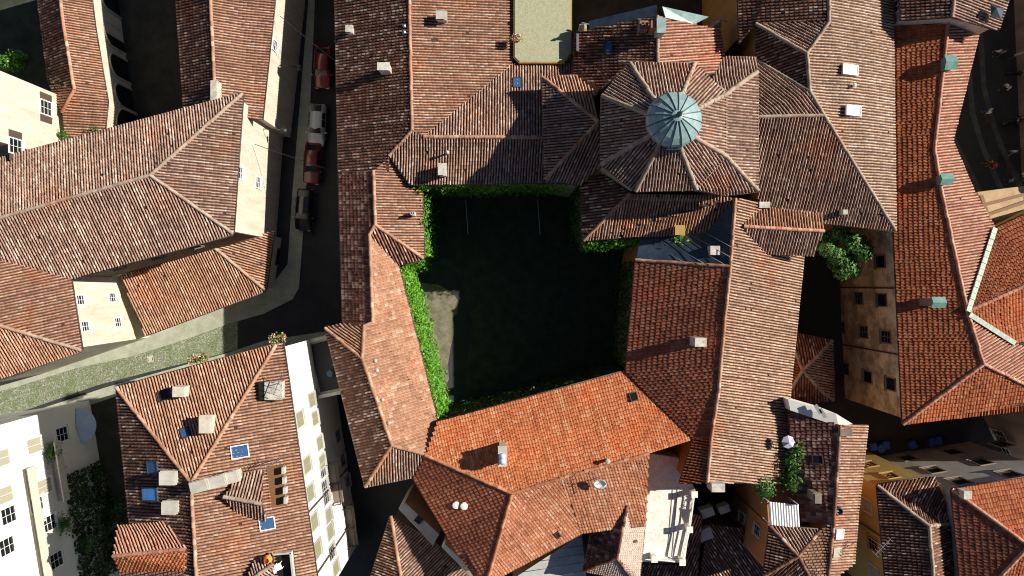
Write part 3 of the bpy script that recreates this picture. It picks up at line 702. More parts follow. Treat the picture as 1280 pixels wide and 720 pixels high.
# --- east palace
ep = house('east_palace', 'large house with pale lichened east slope and two white rooflights, upper right of the dome', 'house', 'ochre_plaster')
ep.roof('r0 1040 -220 15.50;er 1036 28 15.50;r2 1009 67 15.50;r3 1012 114 15.50;r4 1030 144 15.20;hp 1119 288 13.00;e0 1112 -220 13.00;l0 947 146 15.20;s1 1030 278 12.80;s0 947 250 13.00;nv 947 76 13.40;wv 945 30 14.00;ww0 918 -220 13.40;ww1 925 54 13.40',
        [('r0 er r2 r3 r4 hp e0', 'pale'), ('l0 r4 hp s1 s0', 'old'), ('l0 r4 r3 nv', 'old'), ('r3 r2 wv nv', 'brown'), ('r2 er wv', 'old'), ('er r0 ww0 ww1 wv', 'brown')], ridge='mortar')
ep.skylight(1060, 88, .75, 1.45, 'white_paint', 'white_paint', .22); ep.skylight(1064, 139, .75, 1.45, 'white_paint', 'white_paint', .22)
ep.vent(1069, 106, .1, .6, 'white_plaster'); ep.chimney(1057, 265, .4, .4, .8, 'pale_stone', 'none')
# --- right-hand house with copper-capped chimneys
rh = house('copper_chimney_house', 'long house with deep red grid-tiled west slope and green copper chimney caps', 'house', 'stained_plaster')
rh.roof('w0 1115 30 12.2;w1 1118 290 12.2;w2 1129 530 12.2;r0 1185 30 13.5;r1 1168 187 13.1;r2 1177 240 13.3;r3 1209 389 13.9;r4 1229 455 14.2;e0 1222 46 12.2;e1 1190 176 12.35;e2 1217 240 12.1;e3 1243 285 12.6;l1 1268 429 13.2;l2 1320 452 12.4;h1 1320 500 12.8;s1 1320 503 12.2',
        [('w0 w1 w2 r4 r3 r2 r1 r0', 'red'), ('r0 r1 r2 r3 e3 e2 e1 e0', 'pink'), ('r3 l1 l2 h1 r4', 'pink'), ('r4 h1 s1 w2', 'red')], ridge='pink')
rh.chimney(1188, 78, .75, .95, 1.0, 'green_copper', 'gable'); rh.chimney(1183, 224, .8, .7, 1.0, 'green_copper', 'gable'); rh.chimney(1173, 378, .9, .65, 1.7, 'dark_plaster', 'gable', capmat='green_copper')
for px, py in ((1101, 327), (1048, 342), (1047, 371), (1074, 373), (1103, 375), (1052, 409), (1080, 415), (1108, 421), (1057, 461), (1085, 471), (1114, 480)):
    rh.window(('w1', 'w2') if py > 290 else ('w0', 'w1'), px, py, 1.1, 1.7, None, 'dark_plaster', 'glass', bars=(py % 3 > 0))
for py in (360, 441): downpipe(rh, ('w1', 'w2'), 1112, py, 11.9)
vh = house('valley_house', 'red tiled gable roof at the right edge meeting its neighbour at pale green valley gutters', 'house', 'ochre_plaster')
vh.roof('v0 1209 389 13.95;n0 1244 286 12.65;n1 1330 246 12.95;rr 1330 336 14.7;s0 1268 429 13.25;s1 1330 412 13.0', [('v0 n0 n1 rr', 'red'), ('v0 rr s1 s0', 'red')], ridge='pink', base=0)
m = MB()
for a, b in (((1243, 285, 12.75), (1209, 390, 14.05)), ((1211, 393, 14.05), (1268, 429, 13.35))):
    a, b = W(*a), W(*b); N = 14
    for i in range(N):
        p, q = a.lerp(b, i / N), a.lerp(b, (i + .94) / N); m.bar(p + Vector((0, 0, .08)), q + Vector((0, 0, .08 + .03 * (i % 2))), .4, .16)
m.build('valley_gutter', 'pale_gutter', vh.root)
# terrace block with streaked ochre render between street and valley house
tb = house('ochre_annex', 'low flat ochre block with dark shadow streaks between the street and the valley gutter roof', 'annex', 'ochre_plaster')
pts = [W(*q) for q in ((1222, 240, 9), (1330, 226, 9), (1330, 262, 9), (1240, 290, 9))]
MB().prism([(p.x, p.y) for p in pts], 0, 9).build('wall', 'annex_plaster', tb.root)
k = MB()
for a, b in (((1230, 256, 9.15), (1300, 238, 9.15)), ((1236, 268, 9.15), (1300, 246, 9.15)), ((1238, 279, 9.15), (1300, 262, 9.15)), ((1226, 244, 9.2), (1240, 286, 9.2))): k.bar(W(*a), W(*b), .28, .22)
k.build('shadow_streak', 'wood', tb.root)  # dark bars stand in for shadow streaks across the block
# --- north-east house
ne = house('corner_house', 'tall house with cream cornice wall and dark hipped roof cut by the top right edge', 'house', 'cream_plaster')
ne.roof('w0 1126 -50 14.40;w1 1127 26 14.40;m 1190 22 15.60;r0 1197 -50 15.60;e1 1247 38 14.40;e0 1277 -50 14.40', [('w0 w1 m r0', 'brown'), ('m e1 e0 r0', 'old')], ridge='old')
ne.window(('w0', 'w1'), 1121, 8, 1.0, 1.6, 'tan_shutter'); 
dz = MB(); a = W(1238, 6, 15.4); dz.add([a, a + Vector((1.1, -.3, .0)), a + Vector((.0, -.9, .1)), a + Vector((.9, -1.1, -.1)), a + Vector((.2, -.4, .45))], [(0, 2, 4), (2, 3, 4), (3, 1, 4), (1, 0, 4), (0, 1, 3, 2)]); dz.build('dormer', 'zinc', ne.root)
# --- low hip roof in the alley
ah2 = house('alley_shed', 'low hipped brown roof down in the alley beside the pale east slope', 'shed', 'dark_plaster')
ah2.roof('a 985 416 6;b 1040 426 6;c 1042 500 6;d 978 505 6;c0 1003 463 7.3;c1 1023 444 7.1;c2 1030 492 6.2', [('a b c1 c0', 'brown'), ('b c c2 c0 c1', 'warm'), ('c d c0 c2', 'brown'), ('d a c0', 'brown')])
# --- south-east house
se = house('roof_garden_house', 'house with plum and buff roof slopes around a terracotta roof terrace, lower right', 'house', 'orange_plaster')
se.roof('n0 987 512 12;n1 1050 531 13;n2 1084 531 12;e1 1072 640 12;e2 1067 705 12;e3 1034 730 13;u1 1022 740 12.6;c 998 695 13;u0 955 720 12;t0 963 658 12;t1 1025 663 12.7;rl 1042 653 13;wl 1003 652 11.6;wm 990 560 11.7',
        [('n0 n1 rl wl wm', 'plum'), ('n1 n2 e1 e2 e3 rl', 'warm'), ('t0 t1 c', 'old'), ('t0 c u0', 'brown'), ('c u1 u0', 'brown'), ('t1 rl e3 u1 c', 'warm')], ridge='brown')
se.skylight(1022, 574, .7, .8, 'glass', 'gutter_metal'); se.chimney(1021, 622, .45, .7, 1.2, 'dark_plaster', 'slab')
se.skylight(1048, 667, .75, .75, 'white_paint', 'white_paint', .12); se.skylight(1045, 690, .7, .8, 'tan_shutter', 'pale_stone', .12)
z, fr = se.at(1050, 640); p = W(1050, 640, z + .5); MB().lathe((p.x, p.y, z - .1), [(.34, 0), (.36, .4), (.3, .5), (.26, .5), (.24, .2)], 16).build('round_vent', 'zinc', se.root, smooth=True)
se.chimney(1058, 541, 1.0, .6, .5, 'dark_plaster', 'none')
for px, py in ((928, 647), (947, 663)): se.window(('t0', 'u0'), px, py, .95, 1.5, None, 'cream_plaster')
pp = MB()
P = [W(*q) for q in ((985, 499, 12.5), (1045, 517, 13.2), (1066, 530, 12.8), (1048, 533, 12.9), (988, 513, 12.4))]
pp.prism([(p.x, p.y) for p in P], 9, [p.z for p in P]).build('parapet', 'white_plaster', se.root)
k = MB()
for q in ((1021, 511), (1027, 516)): k.bar(W(q[0] - 2, q[1] - 5, 13.3), W(q[0] + 5, q[1] + 6, 13.3), .3, .06)
k.build('coping_plate', 'steel', se.root)
tr = MB(); P = [W(*q) for q in ((957, 604, 10.3), (990, 545, 10.3), (1004, 655, 10.3), (961, 659, 10.3))]
tr.prism([(p.x, p.y) for p in P], 0, 10.3).build('terrace_block', 'orange_plaster', se.root)
MB().prism([(p.x, p.y) for p in inset_poly(P, .15)], 10.28, 10.32).build('terrace_floor', 'terracotta_floor', se.root)
cn = thing('canopy', 'white corrugated canopy over the end of the roof terrace', 'canopy', (0, 0, 0)); m = MB()
A, B, D = W(961, 627, 12.6), W(998, 631, 12.6), W(963, 656, 12.3)
for i in range(22):
    t0, t1 = i / 22, (i + 1) / 22; o1 = .06 * (i % 2); ox = A.lerp(B, t0); oy = A.lerp(B, t1); dd = D - A
    m.add([ox + Vector((0, 0, o1)), oy + Vector((0, 0, .06 - o1)), oy + dd + Vector((0, 0, .06 - o1)), ox + dd + Vector((0, 0, o1)), ox + Vector((0, 0, o1 - .02)), oy + Vector((0, 0, .04 - o1)), oy + dd + Vector((0, 0, .04 - o1)), ox + dd + Vector((0, 0, o1 - .02))], [(3, 2, 1, 0), (4, 5, 6, 7), (0, 1, 5, 4), (2, 3, 7, 6)])
m.build('sheet', 'white_paint', cn)
for q in (A, B, D, B + (D - A)): MB().bar((q.x, q.y, 10.32), (q.x, q.y, q.z - .03), .07).build('post', 'white_paint', cn)
# --- yellow house and grey house
yh = house('yellow_house', 'yellow plastered house with brown hipped roof and a roof aerial, bottom right', 'house', 'yellow_plaster')
yh.roof('a 1097 607 12;b 1167 596 12;r1 1161 657 13.7;r2 1171 770 13.7;w2 1112 770 12;e1 1191 655 12;e2 1195 770 12', [('a r1 r2 w2', 'brown'), ('a b e1 r1', 'brown'), ('r1 e1 e2 r2', 'brown')], ridge='mortar')
for px, py, s in ((1085, 633, None), (1092, 680, 'x'), (1094, 716, None)): yh.window(('a', 'w2'), px, py, 1.2, 1.7, None, 'cream_plaster' if not s else 'ochre_plaster', 'tan_shutter' if not s else 'glass')
for px, py in ((1113, 595), (1087, 581)): yh.window(('a', 'b'), px, py, 1.0, 1.6, None, 'ochre_plaster')
downpipe(yh, ('a', 'w2'), 1080, 655, 11.7)
gh = house('grey_house', 'grey plastered house with red hipped roof and small white chimney, bottom right corner', 'house', 'grey_plaster')
gh.roof('n0 1190 612 13.70;n1 1340 588 13.70;x 1340 684 15.80;c 1286 682 15.80;w1 1205 770 13.70;y 1340 770 13.80', [('n0 n1 x c', 'red'), ('n0 c w1', 'dred'), ('c x y w1', 'red')], ridge='pink')
gh.chimney(1210, 619, .65, .65, .8, 'chimney_plaster', 'none')
for px, py in ((1167, 588), (1227, 578), (1191, 565), (1199, 602), (1262, 593), (1134, 573), (1253, 556)): gh.window(('n0', 'n1'), px, py, 1.3, 1.9, None, 'dark_plaster', bars=False)
# --- tall apartment building, lower left
tw = house('apartment_house', 'tall white-fronted apartment house with rooflights, chimneys and a tiled dormer, lower left', 'house', 'white_plaster')
tw.roof('n0 146 485 16;n1 345 431 16.5;e0 353 428 16.5;a 239 603 18.6;r 248 770 18.6;w1 163 654 16.2;w2 174 770 16.2;e1 396 725 16.5;e2 403 770 16.5',
        [('n0 n1 a', 'warm'), ('n0 a r w2 w1', 'brown'), ('n1 e0 e1 e2 r a', 'warm')], ridge='warm')
E = ('e0', 'e1')
for px, py in ((374, 524), (383, 581), (387, 616), (392, 652), (396, 687)): tw.window(E, px, py, 1.25, 2.0, 'closed_olive', frame='grey_plaster')
for px, py in ((389, 500), (393, 523), (399, 554), (402, 577), (403, 588), (405, 609), (407, 621), (410, 644), (412, 665), (419, 710), (414, 690)): tw.window(E, px, py, 1.15, 1.9, 'closed_olive' if int(py) % 3 else None, 'grey_plaster', 'glass')
for px, py in ((422, 545), (428, 575), (434, 602), (438, 640), (441, 672)): tw.window(E, px, py, 1.1, 1.8, None, 'grey_plaster', 'glass')
for px, py in ((385, 640), (396, 716)): downpipe(tw, E, px, py, 16.2)
for py, zb in ((578, 7.2), (606, 7.0), (640, 3.6), (668, 3.8)):
    P, n2 = tw.wallpoint(E, 424 if zb > 5 else 436, py); n = Vector((n2.x, n2.y, 0)); u = Vector((-n.y, n.x, 0)); P = Vector((P.x, P.y, zb))
    bl = MB().obox(P + n * .45, u * .95, n * .45, Vector((0, 0, .08))).build('balcony', 'dark_plaster', tw.root)
    k = MB(); cs = [P - u * .9, P - u * .9 + n * .85, P + u * .9 + n * .85, P + u * .9]
    for a, b in zip(cs, cs[1:]):
        k.bar(a + Vector((0, 0, 1.0)), b + Vector((0, 0, 1.0)), .06)
        N = max(2, int((b - a).length / .14))
        for i in range(N + 1): q = a.lerp(b, i / N); k.bar(q + Vector((0, 0, .08)), q + Vector((0, 0, 1.0)), .025)
    k.build('railing', 'iron', bl)
tw.chimney(223, 490, .95, .8, 1.0, 'cream_plaster', 'none'); tw.skylight(206, 494, .9, .8, 'glass', 'gutter_metal')
tw.chimney(258, 530, .8, 1.2, .8, 'cream_plaster', 'slab'); tw.skylight(232, 541, .6, .75); tw.skylight(300, 564, .95, 1.25, 'blue_glass', 'white_paint')
tw.skylight(192, 584, .95, 1.0); tw.skylight(189, 617, 1.0, 1.5, 'bright_blue', 'zinc'); tw.chimney(211, 597, 1.1, .9, .8, 'pale_stone', 'slab'); tw.chimney(213, 634, 1.0, .85, .8, 'pale_stone', 'slab')
tw.chimney(250, 607, 1.2, .75, .7, 'pale_stone', 'slab', R(15)); tw.chimney(273, 601, 1.1, .75, .75, 'pale_stone', 'slab', R(15)); tw.chimney(290, 596, 1.0, .75, .7, 'pale_stone', 'slab', R(15))
tw.skylight(334, 654, .9, 1.1, 'blue_glass', 'white_paint')
dm = house('dormer', 'tiled gable dormer with a row of four small white windows on the apartment house roof', 'dormer', 'cream_plaster')
dm.roof('g0 280 621 18.7;g1 327 630 18.7;n0 298 594 17.8;n1 329 588 17.6;s1 333 650 17.6;s0 296 640 17.8', [('g0 g1 n1 n0', 'old'), ('g0 g1 s1 s0', 'old')], base=16, gutter=False, walls=False)
m = MB(); P = [W(*q) for q in ((331, 585, 17.6), (352, 583, 17.6), (356, 634, 17.6), (336, 636, 17.6))]
m.prism([(p.x, p.y) for p in P], 16, 17.25).build('loggia', 'wood', dm.root)
for i in range(4):
    q = W(353 + i * .9, 589 + i * 12.5, 17.9); o = MB().box((q.x, q.y, 17.52), (.22, .5, .5)).build('window', 'pale_stone', dm.root); MB().box((q.x - .12, q.y, 17.55), (.03, .38, .36)).build('pane', 'glass', o)
d2 = house('roof_terrace_dormer', 'sunken roof terrace with white garden furniture at the bottom edge', 'dormer', 'cream_plaster')
d2.roof('g0 306 730 18.4;g1 342 704 18.4;n0 318 702 17.9;n1 341 692 17.8;s0 330 740 17.8;s1 343 730 17.7', [('g0 g1 n1 n0', 'old'), ('g0 g1 s1 s0', 'old')], base=16, gutter=False, walls=False)
m = MB(); P = [W(*q) for q in ((343, 692, 17.4), (365, 690, 17.4), (370, 740, 17.4), (345, 740, 17.4))]; m.prism([(p.x, p.y) for p in P], 16, 17.3).build('floor', 'black', d2.root)
k = MB(); k.bar(W(364, 690, 17.6), W(369, 740, 17.6), .14, .5); k.bar(W(343, 692, 17.6), W(365, 690, 17.6), .14, .5); k.build('parapet', 'pale_stone', d2.root)
# recess with an aerial near the top edge of the east slope
m = MB(); P = [W(*q) for q in ((322, 478, 17.5), (333, 476, 17.5), (336, 499, 17.5), (324, 501, 17.5))]; m.prism([(p.x, p.y) for p in P], 16.5, 17.42).build('roof_hatch', 'black', tw.root)
tw.chimney(343, 488, 1.2, 1.3, .5, 'chimney_plaster', 'louvre')
# --- small front house with orange verge
sf = house('porch_house', 'small tiled roof with bright orange lower strip against the apartment house, bottom left', 'annex', 'cream_plaster')
sf.roof('n0 147 658 16.4;n1 207 653 17.9;e 233 686 18.7;a 142 695 17.6;s1 232 712 18.5;s0 150 714 16.9', [('n0 n1 e a', 'pink'), ('a e s1 s0', 'orange')], base=0, ridge='pink')
sg = house('porch_annex', 'striped tile roof end just below the bright orange strip, bottom left', 'annex', 'cream_plaster')
sg.roof('a 150 713 16.8;b 228 711 18.4;c 236 770 18.4;d 160 770 16.4', [('a b c d', 'pink')])
# --- white house at the left bottom with balconies
wh = house('white_house', 'dazzling white house at bottom left with two long balconies facing the shaded garden', 'house', 'white_plaster')
c0 = Vector((-41.8, -11.5)); dr = Vector((.165, -1)).normalized(); nr = Vector((-dr.y, dr.x)); far = c0 + dr * 26
base = [c0, c0 - nr * 14, far - nr * 14, far]
MB().prism([tuple(p) for p in base], 0, 17).build('wall', 'white_plaster', wh.root)
MB().prism([tuple(p) for p in inset_poly(base, -.4)], 17.0, 17.25).build('roof', 'pale_stone', wh.root)
wh.edges[('a', 'b')] = (far, c0)
nn = Vector((nr.x, nr.y, 0)); uu = Vector((dr.x, dr.y, 0))
for (y0, y1, zb, dep) in ((585, 760, 11.4, .75), (563, 642, 7.6, 1.0)):
    pa, _ = wh.wallpoint(('a', 'b'), 30, y0); pb, _ = wh.wallpoint(('a', 'b'), 40, y1); pa.z = pb.z = zb
    L = (pb - pa).length; mid = (pa + pb) / 2
    bl = MB().obox(mid + nn * dep / 2, uu * L / 2, nn * dep / 2, Vector((0, 0, .09))).build('balcony', 'pale_stone', wh.root)
    k = MB(); k.obox(mid + nn * (dep - .02) + Vector((0, 0, .5)), uu * L / 2, nn * .06, Vector((0, 0, .41))); k.build('parapet', 'cream_plaster', bl)
    k = MB()
    for i in range(int(L / 2.2) + 1): k.obox(pa + uu * (.3 + i * 2.2) + nn * dep / 2 - Vector((0, 0, .3)), uu * .1, nn * dep * .45, Vector((0, 0, .2)))
    k.build('bracket', 'pale_stone', bl)
for px, py, s in ((42, 557, 'closed_tan'), (1, 573, 'closed_tan'), (55, 608, 'closed_tan'), (5, 619, 'closed_tan'), (10, 644, None), (61, 654, None), (8, 683, None), (77, 543, None), (45, 630, None), (70, 700, None)):
    wh.window(('a', 'b'), px, py, 1.3, 2.0 if s else 1.8, s)
fan = thing('awning', 'pale blue half-round awning on the shaded end of the white house', 'awning', (0, 0, 0))
P, _ = wh.wallpoint(('a', 'b'), 103, 531); m = MB(); N = 14; P = Vector((P.x, P.y, 2.7)) + nn * .05
ring = [P + nn * (1.5 * math.sin(math.pi * i / N)) * .95 + uu * (1.7 * -math.cos(math.pi * i / N)) - Vector((0, 0, .45 * math.sin(math.pi * i / N))) for i in range(N + 1)]
V_ = [P + Vector((0, 0, .45))] + ring + [P + Vector((0, 0, .40))] + [q - Vector((0, 0, .05)) for q in ring]; k = N + 2
m.add(V_, [(0, i + 1, i + 2) for i in range(N)] + [(k, k + i + 2, k + i + 1) for i in range(N)] + [(i + 1, k + i + 1, k + i + 2, i + 2) for i in range(N)]); m.build('fabric', 'pale_blue', fan)
k = MB(); 
for i in (0, 4, 7, 10, N): k.tube([P + Vector((0, 0, .46)), ring[i] + Vector((0, 0, .01))], .02, 5)
k.build('rib', 'steel', fan)
# --- small low houses along the bottom edge
lh = house('low_house', 'low ribbed tile roof in the gap between the white front and the red roof, bottom', 'house', 'dark_plaster')
lh.roof('a 489 645 7.2;r 506 750 8.4;w 455 750 6.6;e1 547 681 6.6;e2 612 750 6.6', [('a r w', 'brown'), ('a e1 e2 r', 'old')], ridge='warm')
pb = house('parapet_block', 'pale flat-topped block with a dark hatch between two tiled roofs, bottom', 'annex', 'grey_plaster')
P = [W(*q) for q in ((498, 636, 7), (506, 628, 7), (549, 668, 7), (541, 682, 7))]; MB().prism([(p.x, p.y) for p in P], 0, 7).build('wall', 'grey_plaster', pb.root)
P = W(523, 650, 7.1); MB().box((P.x, P.y, 7.05), (.6, .6, .14), R(-40)).build('hatch', 'black', pb.root)
P = [W(*q) for q in ((552, 684, 8), (556, 680, 8), (590, 712, 8), (582, 714, 8))]; MB().prism([(p.x, p.y) for p in P], 5, 8).build('parapet', 'white_plaster', pb.root)
gp = house('panel_roof_house', 'flat-pitched roof of pale metal panels below the orange roof, bottom centre', 'annex', 'grey_plaster')
gp.roof('a 636 727 7;b 693 690 7.2;c 727 667 7.3;d 735 740 7.3;e 640 750 7', [('a b c d e', 'sheet_metal')], gutter=False)
gg = house('grey_gable_house', 'small steep roof with one smooth grey slope and one plum slope, bottom centre', 'house', 'grey_plaster')
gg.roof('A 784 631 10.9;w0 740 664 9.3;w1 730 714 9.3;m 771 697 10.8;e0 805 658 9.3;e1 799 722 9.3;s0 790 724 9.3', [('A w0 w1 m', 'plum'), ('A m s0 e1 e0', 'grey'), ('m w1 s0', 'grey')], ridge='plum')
gg.chimney(795, 677, .3, .2, .3, 'wood', 'none')
tt = house('roof_terrace', 'dazzling white roof terrace with square corner posts and rails, bottom centre', 'terrace', 'white_plaster')
TP = [W(*q) for q in ((808, 566, 8), (848, 572, 8), (869, 612, 8), (856, 703, 8), (798, 702, 8))]
MB().prism([(p.x, p.y) for p in TP], 0, 8).build('wall', 'white_plaster', tt.root)
MB().prism([(p.x, p.y) for p in inset_poly(TP, .05)], 8.0, 8.03).build('floor', 'white_floor', tt.root)
posts = [(868, 618), (862, 662), (853, 703), (818, 699)]
for q in posts:
    p = W(q[0], q[1], 9.2); o = MB().box((p.x, p.y, 8.6), (.42, .42, 1.2)).build('post', 'white_plaster', tt.root, bevel=.02); MB().box((p.x, p.y, 9.24), (.56, .56, .09)).build('cap', 'white_plaster', o, bevel=.01)
for a, b in zip(posts, posts[1:]):
    a, b = W(*a, 9.0), W(*b, 9.0); m = MB(); dirn = (b - a).normalized()
    m.bar(a + dirn * .22, b - dirn * .22, .12, .1); m.bar(a + dirn * .22 - Vector((0, 0, .45)), b - dirn * .22 - Vector((0, 0, .45)), .09, .08); m.bar(a + dirn * .22 - Vector((0, 0, .85)), b - dirn * .22 - Vector((0, 0, .85)), .12, .16)
    m.build('rail', 'white_plaster', tt.root)
m = MB()
for x in (841, 847): m.bar(W(x, 612, 8.06), W(x - 7, 700, 8.06), .06, .04)
m.build('floor_joint', 'grey_plaster', tt.root)
dl = house('dark_low_roof', 'low shaded brown roof with broken tiles in the court below the pale east slope', 'shed', 'dark_plaster')
dl.roof('a 884 655 5;b 928 660 5;c 962 712 3.8;d 962 770 3.8;e 868 770 4.1', [('a b c d e', 'brown')], gutter=False)
dl2 = house('lean_to_shed', 'narrow dark tiled lean-to beside the white roof terrace, bottom', 'shed', 'dark_plaster')
dl2.roof('a 858 640 6;b 878 645 6;c 868 770 4.6;d 790 770 4.6;e 798 706 4.9;f 850 706 5.2', [('a b c d e f', 'brown')], gutter=False)
for px, py, s in ((884, 640, 1.2), (880, 668, 1.5), (905, 636, 1.0)):
    p = W(px, py, 5.3); MB().box((p.x, p.y, 5.0), (s, s * .7, 1.1), R(20)).build('roof_box', 'grey_plaster', dl.root, bevel=.03)
# --- flat gravel roof
fl = house('flat_roof_block', 'flat roof of pale yellow gravel with rounded corners, top centre', 'house', 'ochre_plaster')
a, b = W(642, -160, 10.3), W(715, 79, 10.3); pts = [(a.x, a.y), (a.x, b.y + .5), (a.x + .5, b.y), (b.x - .7, b.y), (b.x, b.y + .9), (b.x, a.y)]
MB().prism(pts, 0, 10.3).build('wall', 'ochre_plaster', fl.root); MB().prism(inset_poly([Vector(p) for p in pts], .1), 10.3, 10.36).build('gravel_top', 'gravel', fl.root)
# --- low shaded flat roof between apartment house and west range
ff = house('sunken_annex', 'dark flat roof with pale parapets sunk between the white front and the brown range', 'annex', 'grey_plaster')
P = [W(*q, 7) for q in ((381, 428), (414, 419), (430, 489), (397, 496))]
MB().prism([(p.x, p.y) for p in P], 0, 7).build('wall', 'grey_plaster', ff.root); MB().prism([(p.x, p.y) for p in inset_poly(P, .35)], 7, 7.03).build('floor', 'asphalt', ff.root)
for a, b in zip(P, P[1:] + P[:1]): MB().bar(Vector((a.x, a.y, 7.25)), Vector((b.x, b.y, 7.25)), .3, .5).build('parapet', 'pale_stone', ff.root)
p = W(413, 467, 7.2); MB().lathe((p.x, p.y, 7.03), [(.32, 0), (.32, .3), (.2, .34)], 14).build('round_vent', 'zinc', ff.root)
# --- neighbours just outside the frame, whose shade falls on the street
oh = house('opposite_house', 'tall house across the paved street at the right edge', 'house', 'dark_plaster')
oh.roof('a 1385 -140 13;b 1400 205 13;c 1560 205 13;d 1560 -140 13;r1 1480 -140 15;r2 1480 205 15', [('a b r2 r1', 'red'), ('r1 r2 c d', 'red')])
oc = house('shaded_house', 'grey shaded house wall with two dark windows below the red hip roof, right', 'house', 'grey_plaster')
P = [W(*q, 0) for q in ((1207, 477), (1255, 572), (1420, 545), (1420, 470))]; MB().prism([(p.x, p.y) for p in P], 0, 9.5).build('wall', 'dark_plaster', oc.root)
MB().prism([(p.x, p.y) for p in inset_poly(P, -.35)], 9.5, 9.7).build('roof', 'brown', oc.root)
oc.edges[('a', 'b')] = (P[0].xy, P[1].xy)
for px, py in ((1250, 545), (1257, 566)): 
    try: oc.window(('a', 'b'), px, py, 1.3, 1.8, None, 'grey_plaster')
    except Exception as ex: print(ex)

# ================================================================== CHURCH
ch = house('church', 'domed church with octagonal tiled roof around a teal copper lantern', 'church', 'church_wall')
ringa = {}
oc_pts = {'o1': (788, 80), 'o2': (868, 80), 'o3': (907, 118), 'o4': (907, 195), 'o5': (870, 236), 'o6': (795, 238), 'o7': (752, 205), 'o8': (753, 120)}
s = ''.join(f'{k} {v[0]} {v[1]} 17.0;' for k, v in oc_pts.items())
for k, v in oc_pts.items():
    dx, dy = v[0] - 838, v[1] - 154; L = math.hypot(dx, dy); s += f'i{k[1]} {838 + dx / L * 26:.1f} {154 + dy / L * 26:.1f} 19.5;'
s += 'x1 946 90 15.8;x2 947 238 15.8;y1 905 72 15.4;y2 946 73 15.1;y3 890 100 16;z1 905 244 15.8'
ch.roof(s, ridge_r=.2, fs=[(f'o{i} o{i % 8 + 1} i{i % 8 + 1} i{i}', 'old') for i in (1, 2, 4, 5, 6, 7, 8)] + [('o3 o4 i4 i3', 'old'), ('o3 x1 x2 o4', 'old'), ('o3 x1 y2 y1 y3', 'old'), ('o4 x2 z1 o5', 'old')], base=0, over=.4)
ch.roof('p0 679 97 12.7;p3 720 95 12.7;p4 741 113 13.5;p1 748 152 14.4;p5 751 206 13.7;p6 727 231 12.6;p2 682 224 12.7', [('p0 p3 p4 p1', 'warm'), ('p0 p1 p2', 'old'), ('p2 p1 p5 p6', 'old')], ridge='warm')
ch.roof('r0 822 20 13.7;r1 822 80 13.7;o1 788 80 13.2;w1 752 111 11.9;w2 718 93 11.0;w0 720 40 11.0;e0 899 37 12;e1 905 75 12;e2 905 92 12;e3 889 101 12.3;e4 868 81 13.1', [('r0 r1 o1 w1 w2 w0', 'brown'), ('r0 r1 e4 e3 e2 e1 e0', 'pink')], ridge='mortar')
ch.roof('a 788 242 13.2;b 905 244 13.0;k 919 248 13.6;m 884 289 12.1;n 835 293 11.4;q 780 295 11.1;r 730 300 11.1;w 727 234 11.4;v 752 214 12', [('a b k m n q r', 'warm'), ('a r w v', 'brown')], ridge='warm')
ch.skylight(761, 61, .8, .6, 'blue_glass', 'zinc')
# copper lantern
la = MB(); c = W(838, 154, 18.8); cx, cy = c.x, c.y
dr_ = MB().lathe((cx, cy, 18.0), [(2.0, 0), (2.0, 1.9), (2.1, 1.95), (2.1, 2.1), (1.95, 2.12)], 12, a0=R(15)).build('drum', 'copper', ch.root)
dome = MB().lathe((cx, cy, 20.1), [(2.08, 0), (1.95, .32), (1.55, .72), (1.0, 1.08), (.4, 1.36), (.16, 1.45)], 16, a0=R(15)).build('dome', 'copper', ch.root)
k = MB()
for i in range(16):
    a = R(15) + 2 * math.pi * i / 16; k.tube([(cx + r * math.cos(a), cy + r * math.sin(a), 20.1 + z) for r, z in ((2.08, .02), (1.95, .34), (1.55, .74), (1.0, 1.1), (.4, 1.38))], .035, 6)
k.build('rib', 'zinc', dome)
MB().lathe((cx, cy, 21.5), [(.2, 0), (.14, .1), (.1, .35), (.2, .5), (.2, .62), (.05, .8), (.03, 1.4)], 10).build('finial', 'zinc', dome)
MB().box((cx, cy - 2.02, 19.5), (1.2, .3, .9)).build('hatch', 'zinc', dr_)
# metal edge flashing on the north gable, turret stubs and finials
def plate(pts, th, mat, name):
    P = [W(*q) for q in pts]; m = MB(); n = len(P); m.add([p for p in P] + [p - Vector((0, 0, th)) for p in P], [tuple(range(n)) , tuple(range(2 * n - 1, n - 1, -1))] + [(i, i + n, (i + 1) % n + n, (i + 1) % n) for i in range(n)])
    o = m.build(name, mat, ch.root); bm = bmesh.new(); bm.from_mesh(o.data); bmesh.ops.recalc_face_normals(bm, faces=bm.faces); bm.to_mesh(o.data); bm.free(); return o
plate([(737, 26, 11.3), (821, 6, 13.75), (822, 19, 13.75), (738, 38, 11.3)], .25, 'zinc', 'flashing')  # shaded side of the same flashing; the shade is put into a darker metal
plate([(828, 8, 13.9), (886, 21, 12.5), (868, 30, 12.6), (832, 22, 13.8)], .2, 'copper', 'flashing')
ch.chimney(805, 31, .7, .7, 1.2, 'dark_plaster', 'pot', capmat='rust'); ch.chimney(826, 33, .6, 1.1, 1.4, 'pale_gutter', 'louvre', capmat='copper'); ch.chimney(818, 30, .5, .6, 1.5, 'pink', 'none')
for px, py in ((731, 27), (903, 22)):
    p = W(px, py, 13); o = MB().box((p.x, p.y, 10.3), (.6, .6, 2.4)).build('turret', 'church_wall', ch.root); 
    k = MB(); k.lathe((p.x, p.y, 11.5), [(.32, 0), (.22, .15), (.09, .4), (.14, .52), (.03, .75)], 10); k.build('finial', 'church_wall', o)
    k = MB(); k.bar((p.x - .1, p.y + .5, 11.2), (p.x + .9, p.y + .3, 11.2), .1); k.build('bracket', 'steel', o)
